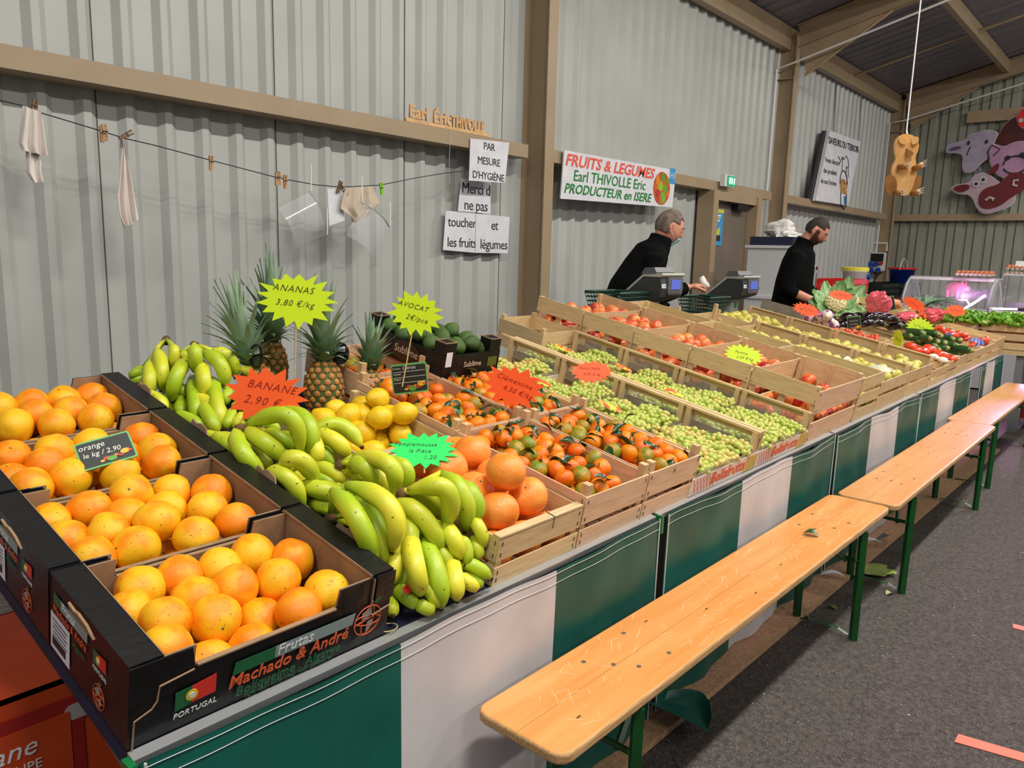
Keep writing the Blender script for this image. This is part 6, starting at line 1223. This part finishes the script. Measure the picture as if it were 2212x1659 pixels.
# egg trays
m_egg=mat('egg_brown',(200,108,70),.5,rnd=.12); m_tray=mat('egg_tray',(192,176,156),.85); EG=MB().lathe([(.02,-1),(.6,-.8),(.95,-.2),(.98,.2),(.75,.8),(.4,1.15),(.02,1.28)],10).mesh('egg',m_egg,True)
def tray(P,label,nx,ny,gl,stack=1):
    for s_ in range(stack):
        t=thing('egg_tray',label+(', %s'%('lower','upper')[s_] if stack>1 else ''),'egg tray',T(P[0],P[1],P[2]+.05*s_)); mb=MB()
        mb.grid(lambda u,v:(nx*.048*(u-.5),ny*.048*(v-.5),.018+.016*math.cos(u*nx*2*pi)*math.cos(v*ny*2*pi)),nx*4,ny*4); obj('pulp_tray',mb.mesh('tray',m_tray,True),t)
        mb=MB()
        for k in range(ny): mb.lathe([(.018,0),(.024,.03)],8,T(-nx*.024,(k-ny/2+.5)*.048,0))
        obj('rim_cups',mb.mesh('cups',m_tray),t)
    for i in range(nx):
        for j in range(ny):
            if (i in(0,nx-1) or j in(0,ny-1) or (i+j)%1==0): solo('egg',EG,'brown egg in the %s, %s row, %s'%(gl,rows[j],ords[i]),'egg',T(P[0]+(i-nx/2+.5)*.048,P[1]+(j-ny/2+.5)*.048,P[2]+.05*(stack-1)+.035)@Matrix.Scale(.02,4),'eggs in the '+gl)
tray((10.6,1.861,1.343),'grey pulp tray of brown eggs on the curved glass counter',5,8,'tray on the curved counter')
tray((11.2,1.487,1.375),'grey pulp egg tray at the right edge',5,6,'stacked egg trays at the right edge',2)
solo('egg_price_card',boxme((.004,.13,.07),m_white),'white folded card on the right egg trays','card',T(*(11.1,1.469,1.499))@Ry(15))
# ---------------- price signs ----------------
m_sy=mat('neon_yellow',(206,236,30),.55,emit=.05); m_so=mat('neon_orange',(255,98,42),.55,emit=.05); m_sgn=mat('neon_green',(10,214,92),.55,emit=.05); m_pen=mat('felt_pen',(44,40,44),.6); m_penr=mat('red_pen',(150,26,20),.6)
CAMP=Vector((0,0,1.469))
def scrawl(parent,M,w_,m,seed):
    rs=random.Random(seed); stroke([[(w_*(k/9-.5),w_*.12*math.sin(k*2.1+rs.random()*2)) for k in range(10)]],.0011,m,'handwriting',parent,M)
def star(p,w_,h_,m,lines,label,n=17,roll=0.,tilt=0.,turn=0.,seed=0,pen=None,sz=.03,stick=.16):
    P=PL(*p); rs=random.Random(seed); f=(CAMP-P); yaw=math.atan2(f.y,f.x)+R(turn)
    M=Matrix.Translation(P)@Matrix.Rotation(yaw+pi/2,4,'Z')@Rx(90-tilt)@Rz(roll)
    t=thing('price_sign',label,'price sign',M,'star shaped price signs'); pts=[]
    for k in range(n):
        a=2*pi*k/n+rs.uniform(-.05,.05); r1=rs.uniform(.9,1.05); pts.append((w_*r1*math.cos(a),h_*r1*math.sin(a))); b=a+pi/n; r2=rs.uniform(.66,.76); pts.append((w_*r2*math.cos(b),h_*r2*math.sin(b)))
    obj('star_card',MB().prism(pts,-.0008,.0008).mesh('star',m),t)
    for i,(s,dy,dx,z_) in enumerate(lines):
        if s=='~': scrawl(t,T(dx,dy,.0016),w_*.9,pen or m_pen,seed+i); continue
        text(s,z_,pen or m_pen,t,T(dx,dy,.0014)@Rz(-4),.3,name='lettering',sx=.95,ls=1.15,bold=-z_*.008)
    obj('stick',MB().tube([(0,-h_*.5,-.003),(0,-h_-stick,-.003)],.0022,5).mesh('stick',m_woodv),t)
star(((1.408,1.098,0.4)),.128,.092,m_sy,[('ANANAS',.034,-.01,.030),('3,80 €/kg',-.012,-.005,.028)],'yellow star sign priced for pineapples, tallest sign at left',roll=-2,seed=1)
star(((1.575,0.722,0.45)),.084,.070,m_sy,[('AVOCAT',.02,-.012,.022),('2€/pce',-.016,.006,.022)],'yellow star sign priced for avocados, over the black carton',roll=-10,seed=2,n=15)
star(((1.083,0.714,0.25)),.110,.078,m_so,[('BANANE',.024,.008,.030),('2,90 €',-.016,-.012,.032)],'orange star sign priced for bananas',roll=-8,seed=3,pen=m_penr,n=15,stick=.08)
star(((1.329,0.36,0.19)),.096,.062,m_sgn,[('Pamplemousse',.018,-.02,.017),('la Pièce',-.004,-.01,.017),('1,20',-.026,.015,.018)],'bright green star sign lying over the grapefruits',roll=2,tilt=52,seed=4,n=16,stick=.01)
star(((1.875,0.539,0.24)),.110,.072,m_so,[('Clémentine',.018,0,.024),('4,50 €/kg',-.014,.02,.024)],'orange star sign over the mandarins',roll=-16,seed=5,pen=m_penr,n=15,stick=.06)
star(((2.399,0.59,0.22)),.088,.048,m_so,[('Raisin Italie',.014,-.008,.015),('4,50 le kg',-.010,0,.015)],'orange star sign over the green grapes',roll=4,tilt=25,seed=6,pen=m_penr,stick=.04)
star(((3.393,0.431,0.25)),.098,.056,m_sy,[('Pomme',.01,-.01,.018),('2,50 €/kg',-.014,.01,.018)],'yellow star sign leaning in the apple crates',roll=-6,tilt=25,seed=7,stick=.03)
star(((5.453,0.91,0.26)),.105,.05,m_so,[('~',.0,0,.02)],'orange star sign left of the cauliflower',roll=-14,tilt=15,seed=8)
star(((6.183,0.932,0.34)),.105,.045,m_so,[('~',.0,0,.018)],'orange star sign on the cauliflower',roll=-8,tilt=25,seed=9,stick=.12)
star(((5.657,0.324,0.2)),.08,.07,m_sy,[('~',.0,0,.018)],'narrow yellow star sign turned sideways over the tomatoes',roll=-20,turn=-62,seed=10)
star(((6.252,0.34,0.25)),.105,.07,m_sy,[('~',.0,0,.018)],'yellow star sign over the zucchinis',roll=-16,tilt=10,seed=11,stick=.03)
star(((7.341,0.669,0.3)),.11,.055,m_so,[('~',.0,0,.018)],'orange star sign in front of the leeks',roll=-28,seed=12)
star(((7.327,0.341,0.33)),.085,.055,m_so,[('~',.0,0,.018)],'orange star sign standing in the lettuce',roll=-5,tilt=15,seed=13)
m_slate=mat('slate',(32,40,38),.5); m_sgf=mat('slate_frame',(104,178,104),.5); m_chalk=mat('chalk',(226,226,220),.7)
def slate(p,w_,h_,label,lines,roll=0,tilt=0,turn=0,deco=True,stick=.15,form=False):
    P=PL(*p); f=(CAMP-P); yaw=math.atan2(f.y,f.x)+R(turn); M=Matrix.Translation(P)@Matrix.Rotation(yaw+pi/2,4,'Z')@Rx(90-tilt)@Rz(roll)
    t=thing('slate_sign',label,'price sign',M); obj('frame',MB().rbox((0,0,0),(w_,h_,.003),.006).mesh('frame',m_sgf),t); obj('slate_field',MB().rbox((0,0,.001),(w_*.93,h_*.88,.003),.004).mesh('slate',m_slate),t)
    for i,(s,dx,dy,z_) in enumerate(lines):
        if s=='~': scrawl(t,T(dx*w_,dy*h_,.003),w_*.6,m_chalk,i); continue
        text(s,z_,m_chalk,t,T(dx*w_,dy*h_,.003),.2)
    if form:
        for dy in (.24,.06,-.12): obj('ruled_line',boxme((w_*.88,.0012,.0006),m_chalk),t,loc=(0,dy*h_,.0029))
        for s,dy in (('Produit',.36),('Variété',.17),('Origine',0)): text(s,.008,m_chalk,t,T(-w_*.34,dy*h_,.003))
        text('€',.014,m_chalk,t,T(w_*.32,-h_*.2,.003))
    if deco:
        for k in range(7):
            a=k/6; r_=h_*(.05+.03*(k%3)); obj('printed_fruit',MB().lathe([(.001,0),(r_,0),(r_,.0008),(.001,.0008)],12).mesh('pf',mat('deco%d'%(k%5),((220,180,50),(200,60,50),(90,160,60),(230,130,40),(150,60,40))[k%5],.5)),t,T(-w_*.12+w_*.52*a,-h_*.34+h_*.06*(k%2)+h_*.12*a*a,.0028+.0002*k)@Sc(1.3,.8,1))
    if stick: obj('stick',MB().tube([(0,-h_*.5,-.003),(0,-h_*.5-stick,-.003)],.0018,5).mesh('stick',m_chrome),t)
slate(((0.693,0.744,0.155)),.118,.074,'black slate sign with green frame lying on the oranges',[('orange',-.22,.26,.02),('le kg / 2,90',-.08,-.03,.018)],roll=14,tilt=44,stick=0)
slate(((1.631,0.768,0.22)),.115,.098,'standing slate sign with green frame between lemons and mandarins',[('Citron',.0,.36,.016)],roll=6,turn=6,form=True,stick=.1)
slate(((5.828,0.677,0.2)),.09,.115,'small slate sign leaning in front of the aubergines',[('~',0,.2,.016),('~',0,0,.016),('~',0,-.2,.02)],roll=10,deco=True,stick=.05)
slate(((6.845,0.745,0.3)),.09,.12,'small slate sign beside the tall pink bag',[('~',0,.2,.016),('~',0,-.1,.02)],roll=16,stick=.05,deco=False)

# ---------------- the two sellers ----------------
m_skin=mat('skin',(206,146,122),.5,col2=(190,120,100),ns=7,sss=.12,rnd=.0); m_fleece=mat('black_fleece',(10,11,12),.95,col2=(15,16,17),ns=30,bump=.3,bs=120,spec=.08); m_trs=mat('dark_trousers',(22,22,26),.9,spec=.2)
m_hairg=mat('grey_brown_hair',(92,76,66),.8,col2=(124,110,100),ns=30,bump=.5,bs=160); m_hairb=mat('dark_hair',(40,30,24),.75,col2=(56,42,34),ns=30,bump=.5,bs=160); m_beard=mat('red_brown_beard',(88,52,34),.85,col2=(62,40,28),ns=26,bump=.6,bs=160); m_lip=mat('lips',(164,84,78),.5); m_mask=mat('mask_blue',(150,204,214),.7)
def headp(th,ph,fat=0.):
    """th 0 at crown..pi at chin; ph 0 at the face; metres, x forward"""
    x=math.sin(th)*math.cos(ph); y=math.sin(th)*math.sin(ph); z=math.cos(th)
    X=.100*x; Y=.077*y; Z=.122*z
    if z<0: k=min(1,-z); Y*=1-.22*k*k+fat*.25*k; X*=1-.10*k if x>0 else 1-.32*k
    if x>0:
        Y*=1-.05*x; X-=.006*max(0,z)*x
        nose=math.exp(-((ph if ph<pi else ph-2*pi)/.17)**2)
        X+=nose*(.026*math.exp(-((z+.22)/.15)**2)+.010*math.exp(-((z+.02)/.14)**2))
        X+=.006*math.exp(-((z-.20)/.10)**2)*x            # brow
        X-=.007*math.exp(-((abs(ph if ph<pi else ph-2*pi)-.38)/.17)**2)*math.exp(-((z-.02)/.1)**2)  # eye sockets
        X+=.006*nose*math.exp(-((z+.52)/.07)**2)+.005*math.exp(-((z+.80)/.14)**2)*x
    return Vector((X,Y,Z))
def headmesh(mb,T_,fat=0.):
    N,Mn=40,34; vs=[headp(pi*i/Mn,2*pi*k/N,fat) for i in range(Mn+1) for k in range(N)]
    mb.add(vs,[(i*N+k,(i+1)*N+k,(i+1)*N+(k+1)%N,i*N+(k+1)%N) for i in range(Mn) for k in range(N)],T_)
def patch(T_,cond,off,fat,m,name,parent,noise=0.):
    N,Mn=60,44; bm=bmesh.new(); V={}; rs=random.Random(1)
    def gv(i,k):
        k%=N
        if (i,k) not in V:
            p=headp(pi*i/Mn,2*pi*k/N,fat); q=p.normalized(); V[(i,k)]=bm.verts.new(T_@(p+q*(off+rs.uniform(0,noise))))
        return V[(i,k)]
    for i in range(Mn):
        for k in range(N):
            th=pi*(i+.5)/Mn; ph=2*pi*(k+.5)/N; 
            if ph>pi: ph-=2*pi
            if cond(math.cos(th),abs(ph)): bm.faces.new((gv(i,k),gv(i+1,k),gv(i+1,k+1),gv(i,k+1)))
    me=bpy.data.meshes.new(name); bmesh.ops.recalc_face_normals(bm,faces=bm.faces); bm.to_mesh(me); bm.free(); me.materials.append(m); me.polygons.foreach_set('use_smooth',[True]*len(me.polygons))
    o=obj(name,me,parent); s=o.modifiers.new('s','SOLIDIFY'); s.thickness=.006; s.offset=-1; return o
def hand(mb,w_,d,up,curl,s=1.,grip=True):
    """palm and five fingers from wrist w_, pointing along d; up = back of the hand"""
    d=Vector(d).normalized(); up=Vector(up); up=(up-d*up.dot(d)).normalized(); sd=d.cross(up); w_=Vector(w_)
    mb.tube([w_-d*.03,w_,w_+d*.03*s,w_+d*.085*s],[.026*s,.029*s,.040*s,.040*s],12,flat=.42,up=up)
    for k,(o,L) in enumerate(((.031,.070),(.011,.080),(-.010,.075),(-.030,.058))):
        b=w_+d*.082*s+sd*o*s; c1=curl; p1=b+(d*math.cos(c1*.5)-up*math.sin(c1*.5))*L*.45*s; p2=p1+(d*math.cos(c1*1.2)-up*math.sin(c1*1.2))*L*.32*s; p3=p2+(d*math.cos(c1*1.8)-up*math.sin(c1*1.8))*L*.24*s
        mb.tube([b-d*.02,b,p1,p2,p3],[.0098*s,.0098*s,.009*s,.0082*s,.0066*s],8)
    b=w_+d*.025*s+sd*.030*s; p1=b+(d*.6+sd*.7-up*.35).normalized()*.045*s; p2=p1+(d*.9+sd*.15-up*.45).normalized()*.034*s
    mb.tube([b,p1,p2,p2+(d*.9-up*.5).normalized()*.012*s],[.015*s,.012*s,.010*s,.007*s],8)
def remesh(o,v,sm=2):
    r=o.modifiers.new('r','REMESH'); r.mode='VOXEL'; r.voxel_size=v; r.use_smooth_shade=True
    if sm: s=o.modifiers.new('s','SMOOTH'); s.factor=.5; s.iterations=sm
    return o
def person(M,label,belly,HT,headrot,arms,hairm,hair,beard,fat,zs,sleeve,mask=False,lean=.06):
    t=thing('person',label,'person',M)
    hip=Vector((0,0,.97*zs)); ch=Vector((lean,0,1.33*zs)); nk=Vector((lean*1.6,0,1.50*zs)); HM=Matrix.Translation(HT)@headrot
    body=MB()
    body.tube([(0,0,.90*zs),hip,(lean*.4,0,1.12*zs),ch,(lean*1.4,0,1.45*zs),nk],[.15,.165,.15,.165,.13,.06],18,flat=.62)
    body.tube([nk-Vector((0,0,.06)),nk+Vector((.01,0,.02)),Vector(HT)+HM.to_3x3()@Vector((-.02,0,-.05))],[.066,.060,.060],14)
    headmesh(body,HM,fat)
    for s in(-1,1):
        e=HM@Vector((-.005,s*.076,-.015)); ez=HM.to_3x3()@Vector((0,0,1)); ex_=HM.to_3x3()@Vector((1,0,0)); ey=HM.to_3x3()@Vector((0,s,0))
        body.tube([e+ez*.028-ex_*.012+ey*.008,e+ez*.034+ex_*.004+ey*.006,e+ez*.01+ex_*.008,e-ez*.026+ex_*.006],[.006,.008,.008,.006],8); body.tube([e+ez*.026-ex_*.010+ey*.010,e+ey*.012-ex_*.012,e-ez*.024+ex_*.002],[.007,.009,.006],8)
        body.tube([(0,s*.09,.95*zs),(.02,s*.10,.55*zs),(0,s*.10,.12*zs),(0,s*.10,.06)],[.085,.065,.042,.04],12); body.tube([(-.06,s*.1,.045),(.05,s*.105,.04),(.17,s*.11,.03)],[.04,.042,.03],10,flat=.8)
    for (sh,el,wr,hd_,up,curl) in arms:
        sh,el,wr=Vector(sh),Vector(el),Vector(wr); body.tube([sh,sh.lerp(el,.5),el,el.lerp(wr,.35),wr],[.052,.048,.041,.042,.028],12); hand(body,wr,hd_,up,curl)
    b=remesh(obj('body',body.mesh('body',m_skin,True),t),.0062,2)
    jk=MB(); B=belly
    jk.tube([(-.005,0,.80*zs),(0,0,.86*zs),(lean*.3,0,1.0*zs),(lean*.7,0,1.18*zs),(lean*1.0,0,1.34*zs),(lean*1.3,0,1.44*zs),(lean*1.5,0,1.50*zs)],[.19*B,.205*B,.20*B,.205*B,.20,.165,.085],24,flat=.72)
    jk.tube([nk-Vector((.02,0,.07)),nk+Vector((.0,0,.015)),nk+Vector((.01,0,.045))],[.088,.082,.080],16)
    for (sh,el,wr,hd_,up,curl) in arms:
        sh,el,wr=Vector(sh),Vector(el),Vector(wr); end=el.lerp(wr,sleeve); jk.tube([Vector((lean*1.1,sh.y*.55,sh.z-.0)),sh,sh.lerp(el,.5),el,el.lerp(end,.5),end],[.085,.078,.070,.060,.054,.046],14)
    remesh(obj('fleece_jacket',jk.mesh('jacket',m_fleece,True),t),.011,3)
    tr=MB(); tr.tube([(0,0,.93*zs),(0,0,.86*zs)],[.18,.17],16,flat=.7)
    for s in(-1,1): tr.tube([(0,s*.085,.90*zs),(.02,s*.10,.52*zs),(0,s*.10,.08)],[.105,.085,.065],14)
    remesh(obj('trousers',tr.mesh('trousers',m_trs,True),t),.014,2)
    for s in(-1,1): obj('shoe',MB().tube([(-.09,s*.1,.05),(.0,s*.1,.055),(.1,s*.11,.045),(.19,s*.115,.03)],[.045,.052,.05,.035],12,flat=.85).mesh('shoe',m_black,True),t)
    patch(HM,hair,.004,fat,hairm,'hair',t,.003)
    if beard: patch(HM,beard,.003,fat,m_beard,'beard',t,.006)
    for s in(-1,1):
        obj('eye',MB().sph(HM@Vector((.083,s*.030,.004)),(.011,.011,.0095),10,8).mesh('eye',m_white,True),t); obj('iris',MB().sph(HM@Vector((.0925,s*.030,.001)),(.0035,.0045,.0045),8,6).mesh('iris',m_ink,True),t)
        obj('eyelid',MB().sph(HM@Vector((.083,s*.030,.008)),(.0125,.0135,.0085),10,8).mesh('lid',m_skin,True),t)
        obj('eyebrow',MB().tube([HM@Vector((.096,s*.014,.026)),HM@Vector((.095,s*.032,.031)),HM@Vector((.082,s*.048,.024))],[.004,.004,.002],6).mesh('brow',hairm),t)
    obj('mouth',MB().tube([HM@Vector((.088,-.022,-.066)),HM@Vector((.099,0,-.064)),HM@Vector((.088,.022,-.066))],[.002,.005,.002],6).mesh('mouth',m_lip,True),t)
    return t,HM
P=(4.806,2.9,1.317)
M1=T(P[0]-.19,2.98,0)@Rz(-43)
t1,H1=person(M1,'man in black fleece with cropped greying hair and lowered blue mask',1.3,(.33,0,1.675),Ry(22),
 [((.19,-.20,1.43),(.12,-.27,1.17),(.44,-.17,1.27),(1,.35,.12),(0,0,1),.9),((.19,.20,1.43),(.24,.25,1.18),(.42,.16,1.08),(1,-.3,-.1),(0,0,1),.9)],
 m_hairg,lambda z,ph:(z>.62 and ph<1.2) or (z>.30 and 1.05<ph) or (z>-.42 and ph>1.72) ,None,.5,1.045,.93,lean=.17)
patch(H1,lambda z,ph:-.80<z<-.34 and ph<.62,.012,.5,m_mask,'face_mask',t1)
for s in(-1,1): obj('mask_loop',MB().tube([H1@Vector((.082,s*.050,-.045)),H1@Vector((.03,s*.088,-.01)),H1@Vector((-.012,s*.092,.02))],.0014,4).mesh('loop',m_white),t1); obj('mask_loop',MB().tube([H1@Vector((.070,s*.055,-.085)),H1@Vector((.03,s*.086,-.05)),H1@Vector((-.012,s*.090,-.028))],.0014,4).mesh('loop',m_white),t1)
hp=M1@Vector((.565,-.125,1.30))
rp=thing('paper_roll','white receipt roll with a red dot in the masked man\'s hand','paper roll',Matrix.Translation(hp)@Rz(20)@Rx(55)); obj('roll',MB().lathe([(.012,-.02),(.045,-.02),(.045,.02),(.012,.02)],20).mesh('roll',m_white,True),rp); obj('red_dot',MB().lathe([(.001,.0201),(.013,.0201),(.013,.022),(.001,.022)],12).mesh('dot',m_rdp),rp)
P=(7.04,2.62,1.314)
M2=T(P[0]-.0,2.72,0)@Rz(-78)
t2,H2=person(M2,'bearded man in a black zipped fleece looking down at a red crate',1.1,(.20,0,1.735),Ry(34),
 [((.08,-.20,1.49),(.03,-.27,1.21),(.33,-.16,1.09),(1,.25,-.35),(0,0,1),.8),((.06,.235,1.49),(.12,.32,1.20),(.42,.20,1.08),(1,-.2,-.3),(0,0,1),.8)],
 m_hairb,lambda z,ph:(z>.58 and ph<1.0) or (z>.36 and .8<ph) or (z>-.35 and ph>1.75),lambda z,ph:(z<-.62+.55*max(0,ph-.25) and ph<1.5) or (z<.15 and 1.12<ph<1.42) or (-.46<z<-.38 and ph<.5),.12,1.08,.30,lean=.07)
obj('zip',MB().tube([M2.inverted()@M2@Vector((.185,0,1.50)),Vector((.235,0,1.36)),Vector((.225,0,1.1))],.004,5).mesh('zip',m_chrome),t2)
obj('shirt_collar',MB().tube([Vector((.13,-.02,1.585)),Vector((.175,0,1.50))],.022,8).mesh('shirt',mat('shirt_blue',(110,124,150),.8),True),t2)
obj('chest_badge',boxme((.006,.07,.035),mat('badge_coral',(232,130,110),.6)),t2,T(.222,.10,1.40)@Rz(20))
# ---------------- lettering to meshes ----------------
bpy.context.view_layer.update(); dg=bpy.context.evaluated_depsgraph_get()
for o in FONTS:
    me=bpy.data.meshes.new_from_object(o.evaluated_get(dg)); n=obj('lettering' if o.name.startswith('lettering') else 'letters',me,o.parent,o.matrix_basis.copy()); cu=o.data; bpy.data.objects.remove(o)
